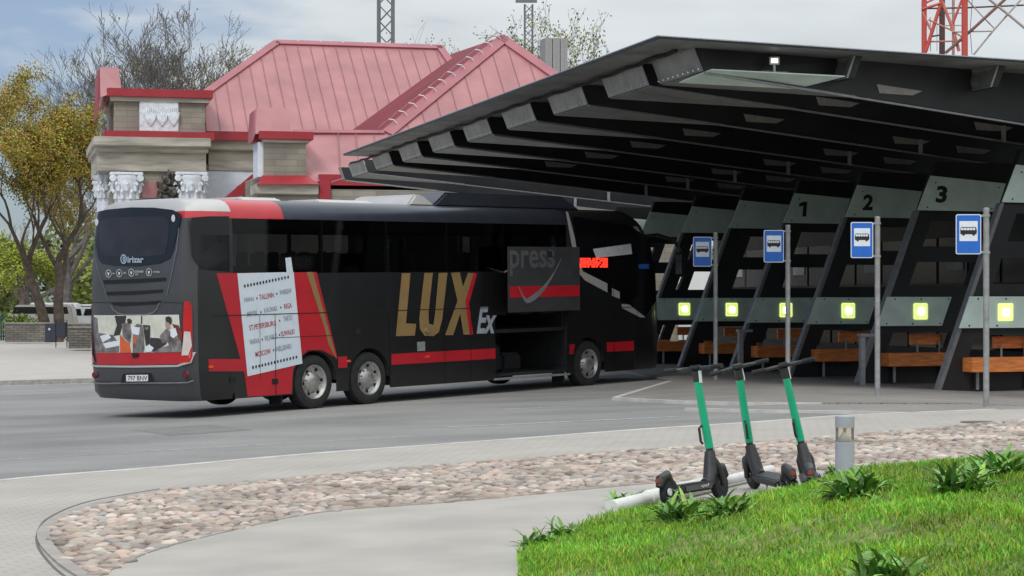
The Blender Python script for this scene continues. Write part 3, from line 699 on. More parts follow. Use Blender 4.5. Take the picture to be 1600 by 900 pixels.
l, z = SD(*C4(496, 628)); MB().box((l-.11, -.014, z-.09), (l+.11, -.003, z+.09)).build('air_intake', edgem, bus)
for p in ((430, 596), (560, 518), (364, 594)):
    l, z = SD(*p); MB().box((l-.07, -.014, z-.05), (l+.07, -.003, z+.05)).build('door_latch', black, bus)
# front side glazing, belt line, doors
sd_poly('cab_window', [(898, 338), (935, 345), (985, 352), (1015, 372), (1024, 420), (1026, 470), (1010, 492), (960, 462), (915, 425), (903, 405)], winglass, .006)
sd_poly('belt_trim', [(886, 330), (890, 332), (900, 372), (905, 405), (912, 424), (950, 443), (950, 457), (915, 438), (903, 424), (897, 395)], silverp, .009)
sd_poly('belt_trim', [(957, 450), (969, 456), (969, 467), (957, 462)], silverp, .009)
sd_poly('belt_trim', [(972, 475), (984, 476), (1009, 496), (1001, 496), (972, 481)], silverp, .009)
sd_poly('glass_reflection', [(928, 389), (987, 381), (989, 397), (933, 403)], mat('reflection_white', (.60, .61, .64), .6), .010)  # pale patch painted on the glass as a bright reflection
sd_poly('blue_sticker', [(999, 413), (1015, 412), (1015, 420), (999, 420)], bluem, .010)
mb = MB()
DG = ['0111010001011100111', '1001011001010010101', '1011010101011100101', '1101010011010000111', '1001010001010000101']
for r_, row in enumerate(DG):
    for c_, b_ in enumerate(row):
        if b_ == '1' or (r_ + c_) % 3 == 0:
            l, z = SD(909 + c_*2.2, 404.5 + r_*3.0); mb.box((l-.034, -.022, z-.018), (l+.034, -.012, z+.018))
mb.build('destination_display', ledm, bus)
# wheels
tyre = MB().lathe([(.30, 0), (.33, -.02), (.44, -.012), (.48, .0), (.50, .03), (.505, .13), (.50, .24), (.47, .27), (.30, .27)], 40, axis='y').build('tyre', rubber, None, smooth=True)
rm = MB(); rm.lathe([(.31, -.012), (.318, -.02), (.30, -.012), (.27, .03), (.20, .045), (.165, .0), (.10, -.02), (.05, -.026), (.0, -.026)], 40, axis='y')
for k in range(10):
    t = k*math.pi/5; rm.lathe([(0, -.012), (.016, -.012), (.018, .03)], 6, axis='y', org=(.19*math.cos(t), 0, .19*math.sin(t)))
rim = rm.build('rim', alu, None, smooth=True)
hm = MB()
for k in range(6):
    t = k*math.pi/3 + .3; hm.lathe([(0, .028), (.036, .028), (.036, .05)], 12, axis='y', org=(.245*math.cos(t), 0, .245*math.sin(t)))
holes = hm.build('rim_holes', black, None)
first = True
for c in AX:
    for side in (0, 1):
        w = empty('wheel', (c, .03 if side == 0 else BW-.03, .505), rz=0 if side == 0 else math.pi); w.parent = bus; w.rotation_euler[1] = random.uniform(0, 1)
        for q in (tyre, rim, holes):
            o = q if first else q.copy()
            if not first: COL.objects.link(o)
            o.parent = w
        first = False
for l, y in ((2.25, .1), (10.6, .1), (2.25, BW-.4)): MB().box((l-.02, y, .12), (l+.02, y+.32, .45)).build('mudflap', rubber, bus)
# roof pods
mb = MB()
def pod(l0, l1, y0, y1, z0, h, tap, m, nm):
    MB().add([(l0, y0, z0), (l1, y0, z0), (l1, y1, z0), (l0, y1, z0), (l0+tap, y0+.1, z0+h), (l1-tap, y0+.1, z0+h), (l1-tap, y1-.1, z0+h), (l0+tap, y1-.1, z0+h)],
       [(0, 3, 2, 1), (4, 5, 6, 7), (0, 1, 5, 4), (1, 2, 6, 5), (2, 3, 7, 6), (3, 0, 4, 7)]).build(nm, m, bus, smooth=True, bevel=.04)
pod(6.7, 11.6, .35, 2.2, 3.83, .30, .55, darkmetal, 'air_conditioning_pod'); pod(6.0, 6.9, .38, 2.17, 3.83, .24, .35, silverp, 'air_conditioning_pod')
pod(1.9, 3.0, .75, 1.8, 3.85, .08, .05, silverp, 'roof_vent'); pod(3.9, 5.5, .75, 1.8, 3.85, .08, .05, silverp, 'roof_vent')
# mirrors
for s, y in ((-1, .0), (1, BW)):
    yy = .15 if s < 0 else BW-.15; o_ = -.12 if s < 0 else .12
    mr = empty('mirror', (0, 0, 0)); mr.parent = bus
    MB().tube([(13.5, yy, 3.28), (14.1, yy+o_*.4, 3.32), (14.65, yy+o_, 3.20), (14.82, yy+o_*1.3, 2.95), (14.82, yy+o_*1.3, 2.7)], [.035, .04, .045, .04, .035], 10).build('mirror_arm', blackp, mr, smooth=True)
    MB().box((14.74, yy+o_*1.4-.12, 2.36), (14.88, yy+o_*1.4+.10, 2.93)).build('mirror_housing', blackp, mr, bevel=.05, smooth=True)
    MB().box((14.725, yy+o_*1.4-.09, 2.42), (14.738, yy+o_*1.4+.07, 2.87)).build('mirror_glass', chrome, mr)
# windscreen
mb = MB()
for k in range(8):
    z0, z1 = 1.35+k*.24, 1.35+(k+1)*.24
    for j in range(1, 15):
        def fx(jj, z):
            y = BW*jj/16; u = abs(y-BW/2)/(BW/2); return (front_x(z) - .28*u*u - (.45*(1-math.sqrt(max(0, 1-((u-.7)/.3)**2))) if u > .7 else 0) + .006, y, z)
        mb.add([fx(j, z0), fx(j+1, z0), fx(j+1, z1), fx(j, z1)], [(0, 1, 2, 3)])
smooth_merge(mb.build('windscreen', winglass, bus))

# rear end
def conform(name, poly, m, off, px=True, cuts=True, parent=bus):
    P = [RR_(*p) if px else p for p in poly]; bm = bmesh.new(); vs = [bm.verts.new((0, a, b)) for a, b in P]; bm.faces.new(vs).normal_update(); bmesh.ops.triangulate(bm, faces=bm.faces)
    if cuts:
        ys = [p[0] for p in P]; zs = [p[1] for p in P]
        for k in np.arange(min(ys)+.05, max(ys), .08): bmesh.ops.bisect_plane(bm, geom=bm.verts[:]+bm.edges[:]+bm.faces[:], plane_co=(0, k, 0), plane_no=(0, 1, 0))
        for k in np.arange(min(zs)+.1, max(zs), .15): bmesh.ops.bisect_plane(bm, geom=bm.verts[:]+bm.edges[:]+bm.faces[:], plane_co=(0, 0, k), plane_no=(0, 0, 1))
    for v in bm.verts: v.co.x = xr(max(0, min(BW, v.co.y)), v.co.z) - off
    bmesh.ops.recalc_face_normals(bm, faces=bm.faces)
    me = bpy.data.meshes.new(name); bm.to_mesh(me); bm.free(); me.materials.append(m); me.polygons.foreach_set('use_smooth', [True]*len(me.polygons)); o = bpy.data.objects.new(name, me); COL.objects.link(o); o.parent = parent; return o
C5 = lambda x, y: (130+x*.18886, 300+y*.18886)
C6 = lambda x, y: (135+x*.16667, 470+y*.16667)
rw = [C5(*p) for p in ((62, 200), (90, 175), (200, 145), (400, 128), (600, 130), (760, 148), (835, 182), (820, 260), (790, 360), (760, 480), (735, 545), (640, 590), (450, 612), (250, 608), (140, 590), (112, 555), (85, 400), (72, 280))]
conform('rear_window_trim', rw, winglass, .014)
conform('rear_window', [C5(*p) for p in ((160, 225), (400, 205), (690, 205), (735, 250), (715, 420), (690, 520), (420, 540), (170, 525), (130, 480), (120, 330), (125, 260))], rearglass, .018)
mb = MB()
for (x, y) in ((107, 250), (770, 218)):
    u, z = RR_(*C5(x, y)); mb.add([(xr(u, z)-.026, u+.05*math.cos(t*math.pi/6), z+.065*math.sin(t*math.pi/6)) for t in range(12)], [tuple(range(12))])
mb.build('round_sticker', palegrey, bus)
rmap = lambda off: (lambda a, b: (xr(max(0, min(BW, a)), b)-off, a, b))
def rtext(s, x0, x1, yb, yt, m, C, nm='lettering', bold=.0, off=.028, shear=0):
    mb = MB(); q = [RR_(*C(x0, yb)), RR_(*C(x1, yb)), RR_(*C(x0, yt))]; add_text(mb, s, q, rmap(off), bold=bold, shear=shear); return mb.build(nm, m, bus)
rtext('irizar', 370, 510, 585, 535, chrome, C5, bold=.03)
def ring(cx, cy, rx, ry, w, m, C, nm, off=.028):
    mb = MB(); n = 24; vs = []
    for k in range(n):
        t = 2*math.pi*k/n
        for q in (1, 1-w): u, z = RR_(*C(cx+rx*q*math.cos(t), cy+ry*q*math.sin(t))); vs.append((xr(max(0, min(BW, u)), z)-off, u, z))
    mb.add(vs, [(2*k, 2*k+1, (2*k+3) % (2*n), (2*k+2) % (2*n)) for k in range(n)]); return mb.build(nm, m, bus)
ring(337, 555, 28, 40, .28, chrome, C5, 'maker_emblem'); ring(340, 555, 12, 22, .6, chrome, C5, 'maker_emblem')
for cx, cy, tx in ((204, 675, ('WIFI', 235, 255, 680, 668)), (297, 672, ('220V', 332, 358, 678, 662)), (402, 667, ('ENTERTAINMENT', 435, 508, 668, 650)), (554, 663, ('HOT DRINKS', 590, 648, 668, 654))):
    ring(cx, cy, 25, 32, .12, palegrey, C5, 'comfort_icon')
    u, z = RR_(*C5(cx, cy)); mb = MB(); mb.add([(xr(u, z)-.03, u+.03, z+.02), (xr(u, z)-.03, u-.03, z+.02), (xr(u, z)-.03, u-.012, z-.035), (xr(u, z)-.03, u+.014, z-.03)], [(0, 1, 2, 3)]); mb.build('comfort_icon', palegrey, bus)
    rtext(tx[0], tx[1], tx[2], tx[3], tx[4], palegrey, C5)
rtext('AUDIO', 435, 460, 688, 674, palegrey, C5)
for pts in (((150, 730), (300, 724), (692, 708), (694, 734), (450, 750), (158, 760)), ((176, 826), (400, 820), (667, 806), (662, 830), (430, 848), (183, 854)), ((205, 920), (400, 914), (652, 898), (605, 926), (300, 944))):
    conform('rear_vent', [C5(*p) for p in pts], black, .012)
conform('rear_vent', [C6(*p) for p in ((218, 15), (420, 12), (688, 8), (640, 32), (420, 40), (240, 42))], black, .013)
def curve_line(pts, w, m, nm, C, off=.014):
    mb = MB(); P = [RR_(*C(*p)) for p in pts]; Q = []
    for (a, b) in zip(P, P[1:]):
        for k in range(5): Q.append((a[0]+(b[0]-a[0])*k/5, a[1]+(b[1]-a[1])*k/5))
    Q.append(P[-1]); vs = []
    for i, (u, z) in enumerate(Q):
        d = Vector((Q[min(i+1, len(Q)-1)][0]-Q[max(i-1, 0)][0], Q[min(i+1, len(Q)-1)][1]-Q[max(i-1, 0)][1])).normalized()
        for s_ in (-1, 1): uu = u - d.y*w*s_; zz = z + d.x*w*s_; vs.append((xr(max(0, min(BW, uu)), zz)-off, uu, zz))
    mb.add(vs, [(2*i, 2*i+1, 2*i+3, 2*i+2) for i in range(len(Q)-1)]); return mb.build(nm, m, bus)
lt = mat('trim_line', (.16, .16, .165), .4)
curve_line([(215, 45), (240, 85), (280, 115), (340, 130), (560, 128), (630, 110), (670, 70), (690, 20)], .012, lt, 'trim_line', C6)
curve_line([(70, 200), (72, 400), (110, 650), (160, 800), (190, 900)], .006, lt, 'trim_line', C5)
curve_line([(812, 300), (790, 480), (740, 700), (700, 860)], .006, lt, 'trim_line', C5)
curve_line([(10, 585), (60, 612), (400, 616), (860, 610), (980, 575), (1035, 480)], .018, silverp, 'bumper_trim', C6, .016)
conform('engine_cover_red', [C6(*p) for p in ((60, 478), (890, 478), (880, 590), (600, 600), (75, 598))], redp, .010)
pic = empty('photo_print', (0, 0, 0)); pic.parent = bus
def pc(pts, m, k, nm='print_shape'): conform(nm, [C6(*p) for p in pts], m, .012 + k*.0022, parent=pic)
pc([(45, 135), (880, 130), (905, 480), (60, 486)], ppale, 0, 'print_sheet')
pc([(250, 140), (365, 140), (355, 200), (320, 250), (300, 320), (235, 330), (270, 230)], pdark, 1)
pc([(45, 150), (80, 160), (90, 300), (140, 310), (230, 320), (290, 400), (290, 484), (60, 484), (50, 300)], pmid, 1)
pc([(100, 160), (245, 150), (260, 240), (225, 320), (105, 300)], ppale, 2)
pc([(130, 400), (260, 375), (300, 380), (295, 420), (160, 445)], whiteb, 2); pc([(105, 330), (190, 310), (215, 345), (130, 390)], whiteb, 3)
pc([(300, 310), (350, 370), (395, 400), (410, 484), (300, 484)], orange, 2)
pc([(320, 215), (400, 200), (415, 300), (400, 400), (330, 340)], pmid, 3); pc([(375, 172), (400, 165), (420, 180), (418, 210), (390, 215), (375, 195)], pdark, 4)
pc([(440, 250), (470, 215), (520, 225), (535, 300), (540, 440), (530, 480), (425, 480), (430, 330)], pmid, 4); pc([(410, 240), (500, 250), (490, 320), (425, 310)], whiteb, 5)
pc([(438, 330), (462, 330), (460, 400), (435, 400)], orange, 6); pc([(530, 225), (600, 230), (595, 400), (555, 420), (540, 300)], pdark, 5); pc([(545, 240), (588, 245), (580, 270), (545, 270)], pmid, 6)
pc([(512, 140), (522, 140), (520, 215), (510, 215)], pdark, 5)
pc([(600, 345), (690, 350), (760, 400), (700, 440), (620, 480), (595, 420)], pdark, 3)
pc([(690, 330), (760, 260), (800, 290), (790, 380), (720, 400)], pmid, 4); pc([(760, 300), (800, 290), (900, 370), (905, 480), (620, 480), (700, 440), (780, 420)], pmid, 4)
pc([(750, 200), (785, 205), (800, 250), (770, 270), (750, 240)], mat('print_skin', (.40, .26, .20), .6), 5); pc([(752, 155), (785, 143), (812, 160), (815, 195), (800, 225), (785, 200), (755, 195)], pdark, 6)
pc([(815, 215), (880, 230), (915, 300), (905, 380), (860, 330), (840, 260)], mat('print_maroon', (.16, .03, .03), .6), 5); pc([(800, 275), (850, 255), (870, 320), (830, 350), (800, 330)], whiteb, 6)
pc([(545, 440), (590, 410), (635, 440), (610, 475), (560, 478)], whiteb, 6)
for pts, m, k in ((((935, 5), (990, 8), (1040, 60), (1072, 240), (1085, 420), (1040, 520), (985, 575), (880, 588), (890, 520), (920, 400), (920, 200)), lampred, .02),
                  (((938, 285), (998, 290), (1012, 420), (975, 510), (908, 512), (920, 420)), lampwhite, .032)):
    conform('tail_light', [C6(*p) for p in pts], m, k)
zT = RR_(*C6(500, 40))[1]; zB = RR_(*C6(500, 590))[1]; zm = RR_(*C6(500, 300))[1]; zn = RR_(*C6(500, 520))[1]
conform('tail_light', [(BW-.02, zT), (BW-.12, zT), (BW-.16, zm), (BW-.22, zn), (BW-.30, zB), (BW-.02, zB)], lampred, .02, px=False)
conform('tail_light', [(BW-.03, zm), (BW-.11, zm), (BW-.19, zn), (BW-.10, zn)], lampwhite, .032, px=False)
conform('number_plate', [C6(*p) for p in ((362, 695), (577, 692), (577, 752), (362, 755))], mat('plate_white', (.72, .72, .70), .5), .03)
conform('plate_recess', [C6(*p) for p in ((320, 685), (590, 678), (620, 760), (300, 768))], black, .012)
rtext('797 BNV', 380, 570, 745, 702, numb, C6, 'plate_text', off=.036)
for x, y in ((45, 695), (942, 690)):
    u, z = RR_(*C6(x, y)); u = min(u, BW-.12); MB().lathe([(0, -.03), (.055, -.03), (.07, -.005)], 16, axis='y', org=(0, 0, 0)).build('reflector', mat('reflector_dark_red', (.12, .01, .015), .3), bus)
    o = bus.children[-1]
    o = [q for q in bus.children if q.name.startswith('reflector')][-1]; o.location = (xr(u, z)+.0, u, z); o.rotation_euler = (0, 0, R(-90))
conform('release_handle', [C6(*p) for p in ((420, 490), (482, 490), (480, 530), (425, 532))], black, .03)
curve_line([(20, 765), (130, 775), (300, 770), (600, 770), (960, 765), (1060, 745)], .012, lt, 'bumper_crease', C6, .01)
curve_line([(30, 15), (215, 15), (700, 12), (920, 20)], .004, black, 'cover_seam', C6, .012)
# rear quarter glass on the near corner
sd_poly('quarter_window', [(303, 340), (330, 338), (362, 338), (362, 425), (315, 421), (306, 400)], winglass, .0).location = (0, -.0, 0)

# ------------------------------------------------------------------ canopy
AV = Vector((-.267, .964, 0)); AV.normalize()
DV = Vector((.852, .523, 0)); DV.normalize()
WV = Vector((.93, .37, 0)); WV.normalize()
K0 = Vector((2.59, 35.8, 6.345)); E = Vector((.897, .442, 0))
can = empty('bus_station_canopy', (2.59, 35.8, 0), label='huge dark slanting bus station canopy with black leaning frames, glass panels and lit lamps', cat='canopy')
def cb(mbq, name, m, parent=can, **k):
    o = mbq.build(name, m, None, **k); o.parent = parent
    if parent is can: o.matrix_parent_inverse = Matrix.Translation(-Vector(can.location))
    return o
LEN = 29.6; EL = 19
c0, c1, c2, c3 = K0, K0+E*EL, K0+E*EL+AV*LEN, K0+AV*LEN
cb(MB().prism([c0, c1, c2, c3], (0, 0, .012)), 'soffit', soffit)
up_ = Vector((0, 0, .014))
cb(MB().prism([c0+up_-E*.03-AV*.03, c1+up_-AV*.03, c2+up_, c3+up_-E*.03], (0, 0, .03)), 'roof_deck', fascia)
cb(MB().prism([c0+Vector((0,0,.046))-E*.06-AV*.06, c1+Vector((0,0,.046))-AV*.06, c1+Vector((0,0,.046)), c0+Vector((0,0,.046))], (0, 0, .018)).prism([c0+Vector((0,0,.046))-E*.06-AV*.06, c0+Vector((0,0,.046)), c3+Vector((0,0,.046)), c3+Vector((0,0,.046))-E*.06], (0, 0, .0182)), 'roof_edge_flashing', mat('flashing', (.42, .44, .46), .35, metal=.5))
T0 = Vector((2.69, 39.4, 5.92)); 
def tips(k):
    if k == -1: return Vector((3.5, 37.0, 5.92))
    return T0 + Vector((-1.048, 3.785, 0))*k
lean = Vector((-.16, -.02, 0))
platep = mat('pale_web_plate', (.30, .28, .26), .5)
for k in range(-1, 9):
    t = tips(k); w = 2.5 if 0 <= k < 8 else (2.3 if k < 0 else .35); zt = 6.343
    top = lambda p, ln=1: Vector((p.x, p.y, zt)) + lean*ln
    far = t + AV*w
    # plan taper: wide at the tip, narrow by 7 m
    s1 = 3.6; s2 = 17.0
    n1 = t + DV*s1; n1.z -= .07*s1; n2 = t + DV*s2; n2.z -= .07*s2; f1 = n1 + AV*.22; f2 = n2 + AV*.22
    b = MB(); b.add([t, n1, n2, f2, f1, far, top(t), top(n1, 0), top(n2, 0), top(f2, 0), top(f1, 0), top(far)],
        [(0, 1, 7, 6), (1, 2, 8, 7), (2, 3, 9, 8), (3, 4, 10, 9), (4, 5, 11, 10)])
    beam = cb(b, 'beam', canopyblack)
    bb = MB().prism([t - DV*.02, far - DV*.02, top(far) - DV*.02, top(t) - DV*.02], -DV*.025)
    dn = Vector((0, 0, -.02))
    cb(MB().prism([t+dn, n1+dn, f1+dn, far+dn], (0, 0, .018)), 'beam_underside', mat('underside_panel', (.22, .225, .22), .42, var=.3, scale=1.5))
    cb(MB().prism([t+dn-AV*.03, n2+dn-AV*.03, n2+dn+AV*.02, t+dn+AV*.02], (0, 0, -.035)), 'beam_flange', edgem)
    cb(MB().prism([n1+Vector((0,0,-.03)), n2+Vector((0,0,-.03)), f2+Vector((0,0,-.03)), f1+Vector((0,0,-.03))], (0, 0, .02)), 'beam_web_foot', canopyblack)
    # bolts along the plate
    for q in range(9):
        for hh in (.05, .40):
            p = t + AV*(.15+q*.27) + Vector((0, 0, hh)) + lean*hh/.46 - DV*.05; bb.box(p-Vector((.013,)*3), p+Vector((.013,)*3), 1)
    cb(bb, 'beam_end_plate', [capgrey, chrome])
    # flat pale plates on the web, standing in for brightness seen through openings
    sl = MB()
    for s in (4.2, 8.6, 10.6, 13.2):
        p = t + DV*s - AV*.012; zb = t.z - .07*s; z0 = zb + .12; sh = DV*.25
        A_ = Vector((p.x, p.y, z0)); B_ = A_ + DV*.85; sl.add([A_+sh*.0, B_, B_+Vector((0,0,.10))+sh, A_+Vector((0,0,.17))-sh*.3], [(0, 1, 2, 3)])
        if k <= 5: cb(sl, 'web_plate', platep)
        sl = MB()
    # stiffener between beams
    q = t + DV*9.4; cb(MB().box(Vector((q.x-.05, q.y-.05, q.z-.07*9.4-.05)), Vector((q.x+.05, q.y+.05, q.z-.07*9.4+.3))), 'stiffener', edgem)
# fins and glass plate along the front edge
for px, py, D in ((1322, 122, 38.1), (1547, 136, 39.7)):
    p = Vector(((px-800)/F*D, D, 5.92)); far = p + AV*1.9
    cb(MB().prism([p, far, Vector((far.x, far.y, 6.34))+lean, Vector((p.x, p.y, 6.34))-lean*.9], E*.05), 'edge_fin', capgrey)
    cb(MB().prism([p+E*.06, p+E*.06+Vector((.12, .06, 0)), Vector((p.x, p.y, 6.34))-lean*.9+E*.2, Vector((p.x, p.y, 6.34))-lean*.9+E*.06], AV*1.9), 'edge_fin_cheek', canopyblack)
gA = Vector((3.62, 36.9, 5.93)); gB = Vector((6.22, 38.0, 5.93))
cb(MB().prism([gA, gB, gB+AV*.7+DV*-.3+Vector((0, 0, -.20))-E*.5, gA+AV*.7+Vector((0, 0, -.18))-E*.4], (0, 0, .02)), 'glass_plate', frost)
cb(MB().box((4.75, 37.5, 6.10), (4.93, 37.62, 6.24)).tube([(4.84, 37.55, 6.1), (4.84, 37.55, 5.95)], .03).tube([(4.6, 37.45, 5.97), (5.1, 37.65, 5.97)], .02), 'floodlight', alu)
cb(MB().box((4.78, 37.485, 6.13), (4.90, 37.498, 6.21)), 'floodlight_lens', mat('flood_lens', (1, 1, 1), .3, emit=(1, 1, 1), es=1.5))
# small cable bundle along the plates
cb(MB().tube([K0 + AV*(s*.55+1) + E*(.75+.05*math.sin(s*2.1)) + Vector((0, 0, -.04-.03*math.sin(s*3.3)**2)) for s in range(58)], .035, 6), 'cable_bundle', rubber)

# leaning frames
FB = [Vector((9.04 + 1.05*k*-1, 42.9 + 3.79*k, 0)) for k in range(-1, 8)]
def PW(P, s, z, off=0.0):      # point in a frame's plane; off = towards the viewer
    nv = Vector((WV.y, -WV.x, 0)); return Vector((P.x, P.y, 0)) + WV*s + nv*off + Vector((0, 0, z))
LE = 1.95/4.9
for k, P in enumerate(FB):
    z0 = g(P.x, P.y) + .04; zt = 5.0; L = lambda z: (z-z0)*LE
    th = .16; Wd = 2.35
    fr_ = empty('leaning_frame', P); fr_.parent = can; fr_.matrix_parent_inverse = Matrix.Translation(-Vector(can.location))
    def fb(mbq, nm, m, **kk):
        o = mbq.build(nm, m, None, **kk); o.parent = fr_; o.matrix_parent_inverse = Matrix.Translation(-P) ; return o
    def quad(s0, s1, za, zb, off, d, par=True):   # parallelogram leaning with the frame
        nv = Vector((WV.y, -WV.x, 0)); return [PW(P, s0+L(za), za, off), PW(P, s1+L(za), za, off), PW(P, s1+L(zb), zb, off), PW(P, s0+L(zb), zb, off)], -nv*d
    m_ = MB()
    rows = [(z0, .20), (1.05, 1.22), (1.80, 2.02), (2.62, 2.84), (3.38, zt)]
    for s0, s1, za, zb in ((0, .42, z0, zt), (Wd-.34, Wd, z0, zt), (.42, Wd-.34, z0, z0+.42), (.42, Wd-.34, 1.02, 2.10), (.42, Wd-.34, 2.66, 3.02), (.42, Wd-.34, 3.62, zt)):
        poly, d = quad(s0, s1, za, zb, 0, th); m_.prism(poly, d)
    fb(m_, 'frame_panel', canopyblack)
    poly, d = quad(-.10, -.003, z0, 3.84, .03, .16); fb(MB().prism(poly, d), 'edge_strip', mat('strip_metal', (.22, .225, .23), .5, metal=.3, var=.15))
    # number panel
    top_l, top_r = 4.66, 4.50
    gp = [PW(P, -.12+L(3.85), 3.85, .10), PW(P, 2.36+L(3.85), 3.85, .10), PW(P, 2.40+L(top_r), top_r, .10), PW(P, -.08+L(top_l), top_l, .10)]
    nv = Vector((WV.y, -WV.x, 0))
    def screws(m_, L_):
        for s_, z_ in L_:
            q = PW(P, s_+L(z_), z_, .101); m_.box(q-Vector((.016,)*3), q+Vector((.016,)*3), 1)
        return m_
    fb(screws(MB().prism(gp, -nv*.02), ((.12, 3.92), (1.9, 3.92), (.12, 4.5), (1.9, 4.42))), 'number_panel', [frost, numb])
    num = {2: '3', 3: '2', 4: '1'}.get(k)
    if num:
        tb = MB(); s_ = .30+L(4.02); ls = .06
        if num == '1':
            for pq in (((.10, 0), (.22, 0), (.25, .40), (.14, .40)), ((.0, .26), (.0, .345), (.14, .40), (.135, .30))): tb.add([PW(P, s_+a, 4.03+b, .106) for a, b in pq], [(0, 1, 2, 3)])
        else: add_text(tb, num, ((s_, 4.03), (s_+.30, 4.03), (s_+.05, 4.43)), lambda a, b: PW(P, a, b, .106), bold=.04)
        fb(tb, 'numeral', numb)
    lp = [PW(P, -.13+L(1.17), 1.17, .10), PW(P, 1.62+L(1.17), 1.17, .10), PW(P, 1.62+L(1.84), 1.84, .10), PW(P, -.13+L(1.84), 1.84, .10)]
    fb(screws(MB().prism(lp, -nv*.02), ((.1, 1.22), (.8, 1.22), (1.55, 1.22), (.1, 1.79), (.8, 1.79), (1.55, 1.79))), 'lamp_panel', [frost, numb])
    lw = empty('wall_lamp', P); lw.parent = fr_; lw.matrix_parent_inverse = Matrix.Translation(-P)
    c = .90+L(1.5)
    def lb(mbq, nm, m): o = mbq.build(nm, m, None, bevel=.02); o.parent = lw; o.matrix_parent_inverse = Matrix.Translation(-P)
    lb(MB().prism([PW(P, c-.19, 1.32, .13), PW(P, c+.19, 1.32, .13), PW(P, c+.19, 1.69, .13), PW(P, c-.19, 1.69, .13)], -nv*.028), 'diffuser', glow)
    lb(MB().prism([PW(P, c-.08, 1.43, .15), PW(P, c+.08, 1.43, .15), PW(P, c+.08, 1.58, .15), PW(P, c-.08, 1.58, .15)], -nv*.018), 'lamp_core', hot)
# benches under the panels
ORD = ['nearest', 'second', 'third', 'fourth', 'fifth', 'sixth', 'seventh', 'eighth', 'ninth']
PL = ['below the lamp at the right edge of the picture', 'below the lamp behind the frontmost bus stop sign', 'below the lamp under number 3', 'below the lamp under number 2', 'below the lamp under number 1',
      'in the first bay left of number 1', 'in the second bay left of number 1', 'hidden behind the coach front', 'deepest under the canopy']
for k, P in enumerate(FB[:-1]):
    z0 = g(P.x, P.y) + .05; bn = empty('bench', (P.x, P.y, z0), label='orange wooden bench ' + PL[k], cat='bench', group='orange benches under the canopy')
    nv = Vector((WV.y, -WV.x, 0)); o3 = Vector((P.x, P.y, z0))
    def bench_poly(s0, s1, dz0, dz1, w, off, r):
        pts = []; 
        for s, d in ((s0, 0), (s1-r, 0)): pts.append((s, d))
        for q in range(1, 6): t = q/6*math.pi/2; pts.append((s1-r+r*math.sin(t), -r*(1-math.cos(t))))
        pts += [(s1, -w), (s0, -w)]
        return [Vector((0, 0, dz0)) + WV*a + nv*(off+b) for a, b in pts], (0, 0, dz1-dz0)
    so = .55
    MB().prism(*bench_poly(so, so+1.95, .38, .68, .55, .35, .25)).build('seat', wood, bn)
    MB().prism(*bench_poly(so+1.0, so+1.9, .86, 1.11, .06, -.32, .05)).build('backrest', wood, bn)
    for s in (.3, 1.6): MB().box(WV*(so+s)+nv*.1-Vector((.03, .03, 0)), WV*(so+s)+nv*.1+Vector((.03, .03, .38))).build('leg', edgem, bn)
    for s in (1.15, 1.75): MB().box(WV*(so+s)-nv*.25-Vector((.02, .02, -.6)), WV*(so+s)-nv*.25+Vector((.02, .02, .95))).build('backrest_post', edgem, bn)
# bus-stop signs
def make_sign():
    r = empty('bus_stop_sign', (0, 0, 0))
    MB().lathe([(0, 0), (.048, 0), (.048, 3.2), (.05, 3.21), (.05, 3.24), (0, 3.25)], 20).build('pole', galv, r, smooth=True)
    MB().box((-.16, -.03, 3.10), (.02, -.01, 3.13)).box((-.16, -.03, 2.52), (.02, -.01, 2.55)).tube([(0, 0, 3.10), (0, 0, 3.14)], .062, 16).tube([(0, 0, 2.51), (0, 0, 2.55)], .062, 16).build('bracket', galv, r)
    def rr(x0, x1, z0, z1, q, y, d):
        pts = []
        for cx, cz, a0 in ((x1-q, z1-q, 0), (x0+q, z1-q, 90), (x0+q, z0+q, 180), (x1-q, z0+q, 270)):
            for t in range(5): a = R(a0+t*22.5); pts.append((cx+q*math.cos(a), y, cz+q*math.sin(a)))
        return MB().prism(pts, (0, d, 0))
    pl = rr(-.49, -.09, 2.50, 3.14, .03, -.05, .015).build('sign_plate', whiteb, r)
    rr(-.477, -.103, 2.515, 3.125, .022, -.053, .003).build('blue_field', bluem, pl)
    rr(-.435, -.145, 2.71, 3.03, .008, -.056, .003).build('white_field', whiteb, pl)
    b = MB(); Y = -.059
    b.prism([(-.42, Y, 2.82), (-.165, Y, 2.82), (-.158, Y, 2.87), (-.17, Y, 2.925), (-.18, Y, 2.935), (-.405, Y, 2.935), (-.415, Y, 2.92), (-.422, Y, 2.87)], (0, .0028, 0))
    for cx in (-.37, -.21): b.lathe([(0, Y), (.022, Y), (.022, Y+.003)], 14, axis='y', org=(cx, -.0005, 2.818))
    bo = b.build('bus_pictogram', numb, pl)
    w = MB()
    for q in range(5): w.prism([(-.408+q*.046, Y-.003, 2.885), (-.370+q*.046, Y-.003, 2.885), (-.370+q*.046, Y-.003, 2.922), (-.408+q*.046, Y-.003, 2.922)], (0, .0027, 0))
    w.build('pictogram_windows', whiteb, pl); return r
sg = make_sign(); SP = [((1541, 640), 'frontmost blue bus stop sign on a grey pole, in the bay right of number 3'), ((1371, 621), 'blue bus stop sign on a grey pole between numbers 2 and 3'),
      ((1231, 607), 'blue bus stop sign on a grey pole between numbers 1 and 2'), ((1118, 597), 'rearmost blue bus stop sign on a grey pole, nearest the coach')]
